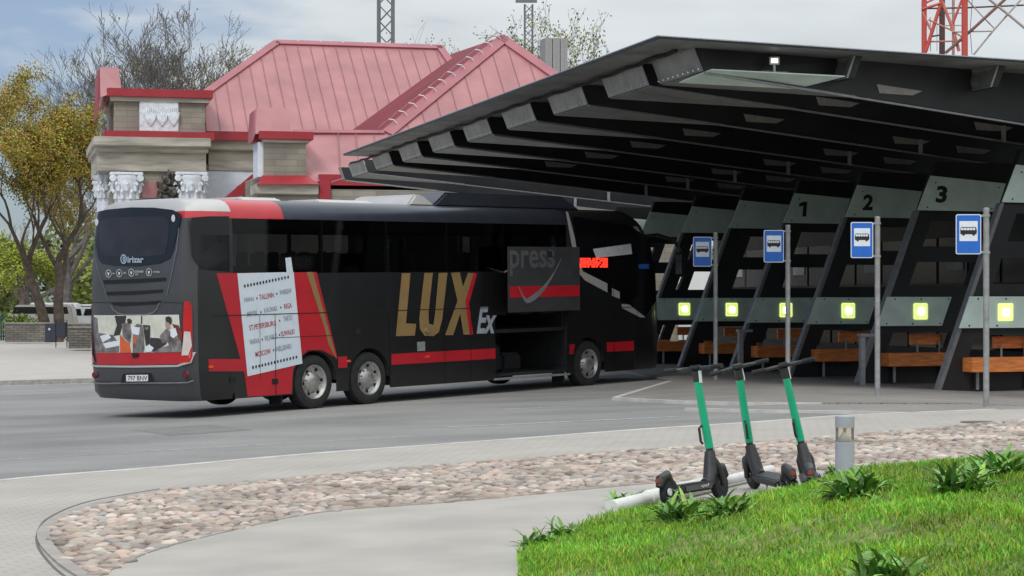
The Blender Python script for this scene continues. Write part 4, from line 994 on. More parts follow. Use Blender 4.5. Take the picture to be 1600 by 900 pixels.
for i, ((px, py), lb) in enumerate(SP):
    c_ = 7.6+.277*32.6; x_, y_ = unp(px, py, .12); D = [32.6, 36.33, 40.2, 43.85][i]; x_ = (px-800)/F*D; y_ = D
    o = sg if i == 0 else copy_tree(sg); o.location = (x_, y_, CH-(py-HY)*D/F-.01); o.rotation_euler = (0, 0, R((-3, 3, 4, 2)[i])); tag(o, lb, 'road sign', 'bus stop signs along the platform')
# small ticket posts between frames
tk = empty('validator_post', (0, 0, 0)); MB().box((-.06, -.05, 0), (.06, .05, 1.05)).build('post', edgem, tk, bevel=.01); MB().box((-.09, -.08, 1.05), (.3, .08, 1.12)).build('arm', edgem, tk, bevel=.01)
for i, (px, py, lb) in enumerate(((1157, 578, 'grey metal post with a side arm between the coach and number 1'), (1347, 597, 'grey metal post with a side arm left of the bay numbered 3'))):
    D = (50, 44)[i]; o = tk if i == 0 else copy_tree(tk); x_ = (px-800)/F*D; o.location = (x_, D, g(x_, D)+.05); o.rotation_euler = (0, 0, R(20)); tag(o, lb, 'post', 'metal posts between the canopy frames')

# ------------------------------------------------------------------ buildings behind the canopy
tb = empty('terminal_building', (17, 50, -.2), rz=math.atan2(.964, -.267), label='dark glazed terminal hall under the back of the canopy', cat='building')
m_ = MB().box((-12, -9, 0), (33, -.0, 5.3)); m_.build('wall', canopyblack, tb)
for i in range(22):
    x0 = -11.8 + i*1.98
    MB().box((x0, 0.002, .5), (x0+1.8, .05, 2.3)).build('window', winglass, tb); MB().box((x0, 0.002, 2.5), (x0+1.8, .05, 3.9)).build('window', mat('grey_pane', (.05, .055, .06), .15), tb)
    if i % 3 == 0: MB().box((x0+.2, .06, 2.9), (x0+1.2, .08, 3.3)).build('pale_panel', mat('pale_panel_grey', (.3, .3, .3), .6), tb)  # plain pale panel on every third window bay
wb = empty('white_building', (7, 98, -.1), label='pale building with long dark window bands seen beyond the coach front', cat='building')
MB().box((-2, 0, 0), (2.6, 8, 8)).build('wall', mat('white_render', (.78, .79, .82), .8, var=.04), wb)
for z0, z1 in ((1.2, 2.2), (3.6, 4.3), (6.1, 7.0)): MB().box((-1.8, -.05, z0), (2.4, -.002, z1)).build('window_band', winglass, wb)

# ------------------------------------------------------------------ old station building with pink roofs
PH = R(14); cu_, su_ = math.cos(PH), math.sin(PH); Y0 = 85.0; X0 = (165-800)/F*Y0
hs = empty('station_house', (X0, Y0, -.55), rz=PH, label='old limestone station house with pink metal roofs and white carved capitals', cat='building')
def BI(px, py, t):
    q = (px-800)/F; s = (q*(Y0+t*cu_) - X0 + t*su_)/(cu_ - q*su_); Y = Y0 + s*su_ + t*cu_
    return Vector((s, t, CH + (HY-py)*Y/F + .55))
def ibox(x0, x1, y0, y1, t, dep, nm, m, bev=0, z0=None, xb=None):
    a = BI(x0, y1, t); b = BI(x1, y0, t)
    return MB().box((a.x, t, a.z if z0 is None else z0), (b.x, t+dep, b.z)).build(nm, m, hs, bevel=bev)
ibox(172, 318, 262, 300, .3, 7, 'wall', limestone, z0=0); ibox(318, 640, 262, 300, 2.0, 16, 'wall', limestone, z0=0)
ibox(178, 320, 150, 212, .3, 6, 'attic_wall', limestone); ibox(167, 333, 141, 150, .0, 6.4, 'attic_cap', redtrim, .02); ibox(172, 328, 150, 157, .12, 6.2, 'cornice', cornicem)
ibox(153, 322, 236, 266, .15, 7, 'frieze', cornicem); ibox(149, 326, 227, 236, -.1, 7.4, 'cornice', cornicem, .04); ibox(146, 330, 216, 227, -.35, 7.8, 'cornice', cornicem, .04)
ibox(163, 335, 207, 216, -.3, 7.6, 'cornice_flashing', redtrim)
ibox(326, 430, 234, 266, 1.9, 3, 'frieze', cornicem); ibox(326, 430, 219, 234, 1.6, 3, 'cornice', cornicem, .04); ibox(322, 400, 206, 218, 1.3, 3, 'cornice_flashing', redtrim)
ibox(218, 279, 157, 205, .17, .2, 'relief_panel', carved, .03)
rp = MB()
for q in range(3):
    a = BI(225+q*18, 200, .1); b = BI(238+q*18, 166, .1); c = (a+b)/2
    for w_ in range(7): an = R(30+w_*20); rp.tube([(c.x+.1, .16, c.z-.35), (c.x+.1+.2*math.cos(an), .12, c.z-.15+.2*math.sin(an)), (c.x+.1+.27*math.cos(an), .16, c.z+.0+.42*math.sin(an))], [.04, .05, .03], 6)
rp.build('relief_carving', carved, hs, smooth=True, bevel=0)
def capital(x0, x1, t, yb=308):
    c = empty('column', BI((x0+x1)/2, 290, t)); c.parent = hs; c.location.z = 0; w = (BI(x1, 290, t)-BI(x0, 290, t)).x/2
    zt = BI(x0, 268, t).z; zb = zt - 1.15
    MB().box((-w, 0, zt-.14), (w, 2*w*.8, zt)).build('abacus', carved, c, bevel=.03)
    m_ = MB().lathe([(w*.72, zb), (w*.74, zb+.1), (w*.76, zb+.5), (w*.95, zt-.3), (w*.9, zt-.14)], 24, org=(0, w*.8, 0))
    for lv, rr_, nn in ((.30, .80, 10), (.62, .88, 10)):
        for q in range(nn):
            a = 2*math.pi*(q + (lv > .5)*.5)/nn; p = Vector((rr_*w*math.cos(a), w*.8+rr_*w*math.sin(a), zb+lv))
            m_.tube([p-Vector((0, 0, .28)), p, p+Vector((math.cos(a)*.1, math.sin(a)*.1, .06)), p+Vector((math.cos(a)*.16, math.sin(a)*.16, -.03))], [.09, .1, .07, .03], 6)
    for sx in (-1, 1): m_.lathe([(0, -.09), (.14, -.08), (.15, .06), (0, .08)], 12, axis='y', org=(sx*w*.82, .02, zt-.26))
    m_.build('capital', carved, c, smooth=True)
    MB().lathe([(w*.78, 0), (w*.72, .3), (w*.70, zb)], 24, org=(0, w*.8, 0)).build('shaft', plaster, c, smooth=True)
capital(172, 224, -.15); capital(274, 325, -.15)
for t in (1.6, 3.2, 4.8): capital(172-(0), 200, t)
cs_ = [o for o in hs.children if o.name.startswith('column')]
for i, o in enumerate(cs_[2:]): o.location = (.12, 1.5+1.5*i, 0)
ibox(222, 247, 286, 309, .25, .1, 'pink_panel', pinkroof)  # small pink panel beside the left column
dk = mat('shadowed_carving', (.13, .115, .10), .95, var=.4, scale=3, bump=1)  # dark tone carries the shadow of the broken scrollwork
a = BI(262, 300, .05); dm = MB(); rq = random.Random(4)
for q in range(26): p = Vector((a.x+rq.uniform(-.35, .4), .2, a.z+rq.uniform(-.5, .8))); p.x -= (p.z-a.z)*-.15; dm.tube([p, p+Vector((rq.uniform(-.2, .2), -.12, rq.uniform(-.1, .2))), p+Vector((rq.uniform(-.3, .3), .05, rq.uniform(-.2, .2)))], [.1, .13, .05], 7)
dm.build('scroll_carving', dk, hs, smooth=True)
ibox(320, 405, 268, 320, 1.95, .2, 'plaster_wall', plaster, z0=2)
# white wall behind, red raking roof edge
ra = [BI(x, y, -1.2) for x, y in ((395, 272), (404, 268), (404, 292), (352, 318), (338, 320))]; MB().prism(ra, (0, .5, 0)).build('porch_roof_edge', redtrim, hs)
ibox(395, 1060, 288, 330, -4, 10, 'porch_wall', limestone, z0=0)
# main hipped roof
def rp_(pts, nm, m, th=.08): return MB().prism(pts, (0, th, -.02)).build(nm, m, hs)
R1, R2 = BI(430, 66, 8), BI(690, 73, 8); E1 = BI(235, 208, 1.4); E2 = BI(720, 214, 1.4)
R1.z = R2.z = (R1.z+R2.z)/2; E1.z = E2.z = BI(330, 206, 1.4).z
B1 = Vector((E1.x, 14.6, E1.z)); B2 = Vector((E2.x+2, 14.6, E2.z)); E2.x += 2
MB().add([E1, E2, R2, R1, B1, B2], [(0, 1, 2, 3), (0, 3, 4), (3, 2, 5, 4), (1, 5, 2)]).build('main_roof', pinkroof, hs)
def band(a, b, w, n, nm='ridge_band', m=pinktrim, th=.10):
    a, b = Vector(a), Vector(b); d = (b-a).normalized(); n = Vector(n).normalized(); s = d.cross(n).normalized()
    return MB().prism([a+s*w+n*th, b+s*w+n*th, b-s*w*.2+n*th, a-s*w*.2+n*th], -n*(th-.003)).build(nm, m, hs)
nf = (R2-R1).cross(R1-E1).normalized()
if nf.y > 0: nf = -nf
band(R1, R2, -.30 if (R2-R1).cross(nf).z > 0 else .30, nf); band(E1+(R1-E1)*.05, R1, .30, nf)
band(R2, E2, .3, nf)
sm = MB()
for k in range(1, 26):
    s = E1.x + (E2.x-E1.x)*k/26
    if s < R1.x: f = (s-E1.x)/(R1.x-E1.x)
    elif s > R2.x: f = (E2.x-s)/(E2.x-R2.x)
    else: f = 1
    a = Vector((s, E1.y, E1.z)); b = Vector((s, E1.y+(R1.y-E1.y)*f, E1.z+(R1.z-E1.z)*f)); sm.tube([a+nf*.02, b+nf*.02], .020, 4)
sm.build('roof_seams', seamm, hs)
# wing roof
AP = BI(785, 57, 2.5); RB = BI(704, 86, 9.5); RB.z = AP.z; VF = BI(525, 198, 1.0); HF = BI(600, 207, -3.0); HR = BI(1010, 215, -3.0); VR = Vector((HR.x, 6, HR.z))
z_e = HF.z; VF.z = z_e-.1
LE_ = BI(505, 284, -6.0); RE_ = BI(1120, 284, -6.0)
MB().add([AP, RB, VF, HF, HR, VR], [(0, 1, 2, 3), (0, 4, 5, 1)]).build('wing_roof_side', mat('shaded_roof_red', (.20, .022, .032), .65, var=.12, scale=.6), hs)  # darker red puts the shade of the side slope into its colour
SK = [BI(478, 208, -2.9), BI(470, 262, -5.3), BI(500, 284, -6.0)]
MB().add([AP, HF, HR, LE_, RE_], [(0, 1, 2), (1, 3, 4, 2)]).build('wing_roof_front', pinkroof, hs)
MB().add([HF+Vector((0, .01, 0)), BI(455, 208, -2.9), BI(462, 255, -5.0), BI(486, 284, -6.0), LE_], [(0, 1, 2, 3, 4)]).build('eave_skirt_roof', pinkroof, hs)
nw = (HR-HF).cross(AP-HF).normalized()
if nw.y > 0: nw = -nw
band(HF, AP, .42, nw); band(AP, HR, .42, nw); band(BI(458, 206, -2.9), HF, .16, nw)
sm = MB()
for k in range(1, 24):
    x = 500 + k*28; s = BI(x, 206, -3).x
    if s < HF.x: top_ = HF + Vector((s-HF.x, 0, 0))
    elif s < AP.x: f = (s-HF.x)/(AP.x-HF.x); top_ = HF + (AP-HF)*f
    elif s < HR.x: f = (HR.x-s)/(HR.x-AP.x); top_ = HR + (AP-HR)*f
    else: continue
    if s > LE_.x: sm.tube([Vector((s-.35, LE_.y, LE_.z))+nw*.02, Vector((s, HF.y, HF.z))+nw*.02, top_+nw*.02], .020, 4)
sm.build('roof_seams', seamm, hs)
# light cable with clips on the wing edge and on the ridge
wc = mat('clip_white', (.75, .72, .74), .5); cbm = MB(); clm = MB(); dd = AP-HF
cbm.tube([HF+dd*t/20+nw*.2+Vector((-.25-.05*(t % 2), 0, .02)) for t in range(21)], .022, 5)
for t in range(1, 13): p = HF+dd*t/12.5+nw*.16; MB().tube([p+Vector((-.26, 0, .08)), p+Vector((-.05, -.05, .05)), p+Vector((.1, 0, -.1))], .026, 5).build('cable_clip', wc, hs)
dd = R2-R1; cbm.tube([R1+dd*t/20+Vector((0, -.02, .06)) for t in range(21)], .02, 5)
for t in range(8): p = R1+dd*t/7.5; MB().box(p-Vector((.04, .1, .02)), p+Vector((.04, 0, .12))).build('cable_clip', wc, hs)
cbm.build('roof_cable', pinktrim, hs)
ibox(500, 1080, 281, 289, -6.1, 2, 'eave_fascia', redtrim); 
# dormer turret
ibox(412, 478, 217, 278, -6.0, 2.0, 'turret', limestone); ibox(405, 490, 206, 217, -6.25, 2.6, 'turret_cap', redtrim, .02); ibox(410, 484, 217, 222, -6.12, 2.3, 'turret_cornice', cornicem, .02)
a, b, c, d = BI(399, 209, -6.0), BI(455, 208, -6.0), BI(448, 168, -5.0), BI(401, 169, -5.0)
MB().prism([a, b, c, d], (0, .12, 0)).build('turret_roof', pinkroof, hs)
MB().prism([a+Vector((-.12, 0, -.3)), a, d, d+Vector((-.1, 0, -.1))], (0, 1.6, 0)).build('turret_roof_side', pinktrim, hs)
ibox(403, 412, 222, 276, -5.9, 1.6, 'turret_reveal', plaster)
a, b, c, d = BI(402, 288, -6.6), BI(500, 288, -6.6), BI(480, 274, -6.0), BI(410, 274, -6.0); MB().prism([a, b, c, d], (0, .4, 0)).build('turret_flashing', redtrim, hs)
ibox(400, 498, 288, 303, -6.4, 2, 'turret_base', cornicem, .03); ibox(408, 1060, 303, 330, -6.2, 2, 'porch_wall', limestone, z0=0)
ibox(499, 517, 283, 330, -6.35, .3, 'downpipe', redtrim, .03)
# turret of the left block: small gable
a, b, c, d = BI(154, 165, -.2), BI(190, 140, -.2), BI(184, 104, .6), BI(156, 104, .6)
MB().prism([BI(157, 152, .0), BI(190, 140, .0), BI(185, 105, .6), BI(156, 105, .6)], (0, .15, 0)).build('gable_roof', pinkroof, hs)
MB().prism([BI(152, 182, .2), BI(157, 150, .2), BI(156, 105, .8), BI(154, 110, .8)], (0, 3.5, 0)).build('gable_side', redtrim, hs)
chm = MB(); a = BI(852, 115, 9); b = BI(888, 60, 9)
for q in range(6): x0 = a.x+(b.x-a.x)*q/6; chm.box((x0, 9, a.z-2), (x0+(b.x-a.x)/6*(.8 if q % 2 else .97), 10+.02*q, b.z))
chm.build('chimney', mat('chimney_grey', (.34, .34, .34), .6, var=.1), hs)
for q in range(5):
    a = BI(560+q*55, 400, -6.2); MB().box((a.x, -6.24, 1.0), (a.x+1.0, -6.18, 3.1)).build('window', winglass, hs)

# ------------------------------------------------------------------ masts and tower
def lattice(name, px0, px1, ytop, D, label, m, leg=.06):
    X = lambda px: (px-800)/F*D
    w = X(px1)-X(px0); zt = CH + (HY-ytop)*D/F; r = empty(name, (X((px0+px1)/2), D, -.4), label=label, cat='mast', group='grey lattice masts behind the roofs')
    b = MB(); h = w/2
    cs = [(-h, -h), (h, -h), (h, h), (-h, h)]
    for x, y in cs: b.tube([(x, y, 0), (x, y, zt)], leg, 5)
    b.build('legs', m, r); c = MB(); z = 0; k = 0; st = w*1.05
    while z < zt-st:
        for i in range(4):
            p, q = cs[i], cs[(i+1) % 4]
            if k % 2: p, q = q, p
            c.tube([(*p, z), (*q, z+st)], leg*.5, 4, cap=False)
        z += st; k += 1
    c.build('lattice', m, r); return r
lattice('lattice_mast', 592, 614, -70, 150, 'thick grey lattice mast rising behind the long roof ridge', towgrey, .12)
r2 = lattice('lattice_mast', 820, 832, 0, 170, 'slimmer grey lattice mast with a crossbar, right of the gable peak', towgrey, .09)
MB().box((-1.1, -.2, CH+472*170/F+.2), (.7, .2, CH+472*170/F+.6)).build('crossbar', towgrey, r2)
D = 120; PX = lambda px, py, dd=0: Vector(((px-800)/F*(D+dd), dd, CH+(HY-py)*(D+dd)/F+.3))
tw = empty('red_lattice_tower', (0, D, -.3), label='large red and grey lattice tower cut by the top right corner', cat='tower')
C7 = lambda x, y: (1400+x*.13333, y*.13333)
def bar(name, pts, r, m, dd=0, ext=None):
    P = [PX(*C7(*p), dd) for p in pts]; return MB().tube(P, r, 8).build(name, m, tw)
def vleg(x, r, m, dd, nm='leg'):
    p = PX(*C7(x, 400), dd); MB().tube([(p.x, p.y, 0), (p.x, p.y, 26)], r, 10).build(nm, m, tw)
vleg(330, .16, towred, 0); vleg(805, .19, towred, -1); vleg(540, .18, towdark, 3, 'inner_column'); vleg(672, .09, mat('tower_pink', (.45, .25, .25), .6), 3)
pk = mat('tower_salmon', (.62, .22, .17), .5)
for pts, r, m in (([(300, 110), (520, 40)], .08, towred), ([(300, 60), (460, -20)], .06, towred), ([(310, 140), (400, 340)], .07, pk), ([(350, 600), (520, 60), (560, -60)], .11, towred),
    ([(540, 20), (660, 320), (740, 600)], .10, pk), ([(640, 350), (770, 0)], .07, towred), ([(580, 620), (900, 340), (1280, -10)], .09, mat('tower_brown', (.20, .10, .09), .6)), ([(340, 100), (840, 90), (1500, 60)], .05, towdark),
    ([(300, 490), (770, 480)], .05, pk), ([(380, 230), (640, 350), (770, 430)], .05, pk), ([(660, 375), (1120, 365)], .045, mat('tower_wash', (.42, .37, .35), .6)), ([(910, 640), (1130, 370), (1460, 0)], .055, MATS['tower_wash']),
    ([(1090, -10), (1330, 180), (1510, 330)], .08, MATS['tower_wash']), ([(830, -10), (1030, 210), (1150, 330)], .04, MATS['tower_wash']), ([(580, 300), (770, 298)], .03, MATS['tower_wash']), ([(600, 155), (770, 155)], .03, MATS['tower_wash']),
    ([(895, -20), (870, 350), (890, 640)], .02, towgrey), ([(400, 430), (520, 410)], .05, towdark), ([(400, 200), (405, 600)], .02, towdark), ([(480, 200), (480, 600)], .015, towgrey)):
    bar('brace', pts, r, m, dd=random.uniform(-.3, .3))

# ------------------------------------------------------------------ trees
def tree(name, base, H_, spread, label, group=None, mbark=bark, leaves=0, leafsize=.14, depth=6, seed=1, trunk_r=.3, pal=None, start=.22, stems=1, up=.35, twig=.012, nchild=3, shape=1.0, wob=.2, lvl=2, center=True):
    rr = random.Random(seed); r = empty(name, base, label=label, cat='tree', group=group); b = MB(); tipsl = []
    def grow(p, d, L, rad, lv):
        n = 4; pts = [p.copy()]; dd = d.copy()
        for _ in range(n):
            dd = (dd + Vector((rr.gauss(0, wob), rr.gauss(0, wob), rr.gauss(0, .08)+up*.12))).normalized(); pts.append(pts[-1]+dd*L/n)
        r1 = max(rad*.62, twig*.7); b.tube(pts, [rad+(r1-rad)*i/n for i in range(n+1)], 7 if lv < 2 else (5 if lv < 3 else 3), cap=False)
        if lv >= depth-lvl:
            for q in pts[1:]: tipsl.append((q, dd))
        if lv >= depth: return
        for c in range(int(nchild + rr.random()) + (lv == 0)):
            t = rr.uniform(.45, 1.0) if c else 1.0; i = min(int(t*n), n-1); q = pts[i].lerp(pts[i+1], t*n-i) if t < 1 else pts[-1]
            az = rr.uniform(0, 6.283); sp = rr.uniform(.35, .85)*(spread)
            o = dd.orthogonal().normalized(); o.rotate(__import__('mathutils').Quaternion(dd, az)); nd = (dd*math.cos(sp)+o*math.sin(sp)); nd.z += up*.35; nd.normalize()
            grow(q, nd, L*rr.uniform(.58, .86), r1*rr.uniform(.6, .95), lv+1)
    for s in range(stems):
        a = s*2.6+.4; d = Vector((math.cos(a)*.22*(stems > 1), math.sin(a)*.1*(stems > 1), 1)).normalized()
        grow(Vector((d.x*.8, d.y, -.1)), d, H_*start, trunk_r, 0)
    # bring the tree to its real height
    zs = max(v[2] for v in b.v); k = H_/zs; b.v = [(v[0]*k*shape, v[1]*k*shape, v[2]*k) for v in b.v]
    tz = [v for v in b.v if v[2] > .72*H_]; ox = sum(v[0] for v in tz)/len(tz); r.location.x -= ox*(1 if center else 0)
    b.build('trunk', mbark, r, smooth=True)
    if leaves:
        V = []; Fc = []; C = []; pal = pal or [(1, 1, 1)]
        for i in range(leaves):
            q, d_ = rr.choice(tipsl); p = Vector((q.x*k*shape, q.y*k*shape, q.z*k)) + Vector((rr.gauss(0, .22), rr.gauss(0, .22), rr.gauss(0, .2)))
            u = Vector((rr.gauss(0, 1), rr.gauss(0, 1), rr.gauss(0, 1))).normalized(); w = u.orthogonal().normalized()*leafsize*rr.uniform(.5, 1); u = u*leafsize*rr.uniform(.6, 1.1)
            o = len(V); V += [p-u, p+w*.7, p+u, p-w*.7]; Fc.append((o, o+1, o+2, o+3)); c = Vector(rr.choice(pal))*rr.uniform(.6, 1.25); C += [tuple(c)]*4
        me = bpy.data.meshes.new('crown'); me.from_pydata([tuple(v) for v in V], [], Fc); me.materials.append(leafm); o = bpy.data.objects.new('crown', me); COL.objects.link(o); o.parent = r; tint(o, np.array(C))
    return r
gy = lambda px, D: ((px-800)/F*D, D, -.5)
maple = [(.85, .85, .6), (1.15, 1.15, .8), (.65, .85, .9), (1.0, .55, .45), (.85, .5, .45), (1.15, .66, .5), (.95, .62, .4), (.7, .95, .8), (1.0, 1.05, .7)]
tree('spreading_tree', gy(85, 112), 15.4, .95, 'big two-stemmed tree with olive and orange spring leaves at the left edge', leaves=50000, leafsize=.085, depth=7, seed=11, trunk_r=.30, pal=maple, stems=2, start=.27, up=.42, shape=1.0, wob=.12, nchild=2.4, lvl=4, center=False)
for i, (px, D, H_, sd_, lb) in enumerate(((235, 136, 19.6, 61, 'bare tree filling the gap just right of the small pink gable'), (400, 134, 18.6, 71, 'bare tree with yellow tufts, its top showing above the left hip of the long roof'), (195, 128, 20.6, 3, 'tall bare tree rising behind the left end of the station house'), (275, 132, 21.0, 8, 'tallest bare tree, its crown between the stone block and the roof slope'), (345, 130, 19.3, 15, 'bare tree with a few green tufts beside the long roof slope'), (118, 140, 17.0, 22, 'smaller bare tree partly hidden by the olive leaved tree'))):
    tree('bare_tree', gy(px, D), H_*1.06, .8, lb, 'bare trees behind the station house', barkgrey, leaves=(100, 1800, 300, 200, 1500, 500)[i], leafsize=.10, depth=8, seed=sd_, trunk_r=.32, pal=[(.7, .8, .6)], start=.25, up=.42, twig=.017, nchild=2.55, shape=(.9, .8, 1.0, 1.05, 1.0, 1.0)[i])
tree('budding_tree', gy(912, 140), 22.6, .8, 'budding tree with sparse yellow green leaves right of the grey chimney', None, barkgrey, leaves=5000, leafsize=.13, depth=7, seed=6, trunk_r=.3, pal=[(.35, .5, .6), (.9, 1, .5), (.4, .5, .7)], start=.22, up=.3, shape=.9, nchild=2.6, twig=.015)
tree('budding_tree', gy(808, 150), 23.0, .8, 'sparse budding tree top just behind the gable peak', None, barkgrey, leaves=2500, leafsize=.12, depth=7, twig=.015, seed=25, trunk_r=.3, pal=[(.35, .45, .6), (.5, .6, .6)], start=.25, up=.5, shape=.5)
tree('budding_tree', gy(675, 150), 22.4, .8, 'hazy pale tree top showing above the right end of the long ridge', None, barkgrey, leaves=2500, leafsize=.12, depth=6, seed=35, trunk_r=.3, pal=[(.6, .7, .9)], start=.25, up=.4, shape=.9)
tree('bare_tree', gy(14, 180), 9.5, .8, 'small dark bare tree far away at the left edge above the green fence', 'bare trees behind the station house', bark, depth=5, seed=9, trunk_r=.3, start=.3, up=.5)
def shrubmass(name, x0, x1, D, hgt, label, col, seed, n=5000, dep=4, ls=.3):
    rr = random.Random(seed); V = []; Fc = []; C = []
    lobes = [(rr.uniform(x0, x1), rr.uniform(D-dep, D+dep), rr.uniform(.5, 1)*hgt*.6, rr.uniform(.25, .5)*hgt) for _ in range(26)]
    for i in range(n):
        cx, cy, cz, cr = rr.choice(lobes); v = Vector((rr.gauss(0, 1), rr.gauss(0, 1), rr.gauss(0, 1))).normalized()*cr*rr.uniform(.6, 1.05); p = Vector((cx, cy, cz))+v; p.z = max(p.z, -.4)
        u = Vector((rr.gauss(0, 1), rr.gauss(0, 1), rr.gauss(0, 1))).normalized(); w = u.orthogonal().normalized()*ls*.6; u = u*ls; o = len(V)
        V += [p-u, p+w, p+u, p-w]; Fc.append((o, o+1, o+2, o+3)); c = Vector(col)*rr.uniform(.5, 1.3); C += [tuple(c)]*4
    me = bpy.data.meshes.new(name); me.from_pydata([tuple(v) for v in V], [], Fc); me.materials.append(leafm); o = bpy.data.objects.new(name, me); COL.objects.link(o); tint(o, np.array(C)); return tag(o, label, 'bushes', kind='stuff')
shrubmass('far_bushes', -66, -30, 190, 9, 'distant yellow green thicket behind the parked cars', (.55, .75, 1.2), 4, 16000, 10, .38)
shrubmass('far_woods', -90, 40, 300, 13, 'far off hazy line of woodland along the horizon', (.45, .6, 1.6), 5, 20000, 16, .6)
tree('yellow_green_tree', gy(40, 160), 7.5, .9, 'low yellow green tree between the small bare tree and the big trunk', None, barkgrey, leaves=5000, leafsize=.16, depth=5, seed=45, trunk_r=.2, pal=[(.8, 1.05, .7)], start=.2, up=.3, shape=1.2)
shrubmass('hedge', -27.6, -26.2, 112, 1.25, 'small green shrub growth behind the stone wall in front of the van', (.5, .8, 1.0), 8, 700, .4, .09)

# ------------------------------------------------------------------ left background: walls, cars, bins
wallst = brickmat('rough_wall_stone', (.27, .24, .205), (.19, .17, .15), (.10, .09, .08), .45, .12, .02, vert=True, vary=.45)
def X_(px, D): return (px-800)/F*D
def gw(name, px0, px1, D, h, dep, label):
    r = empty(name, (X_(px0, D), D, -.5+.12), label=label, cat='wall', group='low stone walls beside the plaza'); w = X_(px1, D)-X_(px0, D)
    MB().box((0, 0, 0), (w, dep, h-.09)).build('wall_body', wallst, r); MB().box((-.04, -.04, h-.088), (w+.04, dep+.04, h)).build('coping', mat('coping_stone', (.28, .26, .23), .9, var=.2), r, bevel=.015)
gw('stone_wall', 8, 80, 108, 1.02, .6, 'long low stone wall in front of the parked van'); gw('stone_wall', 104, 175, 107, 1.0, .6, 'low stone wall just left of the coach, under the white cars'); gw('stone_block', 107, 165, 92, 1.0, 1.2, 'squat stone block with a slab top beside the coach rear')
bn = empty('litter_bin', (X_(80, 104), 104, -.38), label='dark litter bin with a white round mark against the stone wall', cat='bin')
MB().box((-.28, -.2, .05), (.28, .2, 1.0)).build('bin_body', mat('bin_navy', (.03, .035, .05), .5), bn, bevel=.03); MB().lathe([(0, -.01), (.06, -.01), (.06, .01)], 12, axis='y', org=(-.05, -.21, .72)).build('round_mark', palegrey, bn)
rk = empty('framed_litter_bin', (X_(96, 96), 96, -.38), label='dark bin hung in a black tubular frame, left of the coach', cat='bin')
MB().tube([(-.26, 0, -.05), (-.26, 0, 1.25), (.26, 0, 1.25), (.26, 0, -.05)], .022, 8).build('frame', black, rk); MB().box((-.22, -.16, .45), (.22, .16, 1.15)).build('bin_body', MATS['bin_navy'], rk, bevel=.02)
fe = empty('green_fence', (X_(-60, 112), 112, -.4), label='dark green slatted fence at the left edge', cat='fence'); w = X_(18, 112)-X_(-60, 112); fm = MB()
for q in range(22): fm.box((q*w/22, 0, 0), (q*w/22+w/22*.8, .03, 1.35))
fm.build('slats', mat('fence_green', (.012, .05, .035), .6), fe); MB().box((0, .03, .2), (w, .07, .28)).box((0, .03, 1.1), (w, .07, 1.18)).build('rails', MATS['fence_green'], fe)
def car(px, D, L, h, col, label, van=False):
    r = empty('parked_car', (X_(px, D), D, -.42), rz=R(4), label=label, cat='car', group='cars parked beyond the stone walls'); hd = L/2
    if van: prof = [(-hd, .3), (hd, .3), (hd, .95), (hd-.1, 1.05), (hd-.25, h-.1), (hd-.5, h), (-hd+1.0, h), (-hd+.35, 1.15), (-hd+.05, .95)]
    else: prof = [(-hd, .3), (hd, .3), (hd, .85), (hd-.25, .95), (hd-.9, h-.05), (hd-1.4, h), (-hd+1.9, h), (-hd+1.1, .98), (-hd+.1, .8)]
    MB().prism([(a, 0, b) for a, b in prof], (0, 1.75, 0)).build('body', mat('car_'+col[0], col[1], .35, metal=.2, var=.03), r, bevel=.05, smooth=True)
    zt = h-.12; zb = h-.52; x0 = -hd+(.75 if van else 1.45); x1 = hd-(.4 if van else 1.05)
    for a, b in ((x0, x0+(x1-x0)*.45), (x0+(x1-x0)*.5, x1)): MB().prism([(a-.0, -.012, zb), (b, -.012, zb), (b-.08, -.012, zt), (a+.12, -.012, zt)], (0, .01, 0)).build('window', winglass, r)
    for a in (-hd+.8, hd-.8): MB().lathe([(.0, -.02), (.2, -.02), (.33, 0), (.33, .2)], 20, axis='y', org=(a, 0, .33)).build('wheel', rubber, r, smooth=True)
    MB().box((-hd-.01, .1, .62), (-hd+.2, .45, .8)).build('headlight', chrome, r, bevel=.02)
car(58, 118, 4.4, 1.98, ('beige', (.42, .40, .36)), 'beige van with dark side windows behind the stone wall', True)
car(75, 132, 4.2, 2.1, ('white', (.7, .7, .7)), 'white car roof visible behind the beige van', True)
car(125, 122, 4.2, 1.85, ('pale', (.58, .62, .63)), 'pale car partly hidden by the rear corner of the coach'); car(115, 134, 4.4, 2.0, ('white', (.7, .7, .7)), 'white car furthest back, just right of the big tree trunk', True)

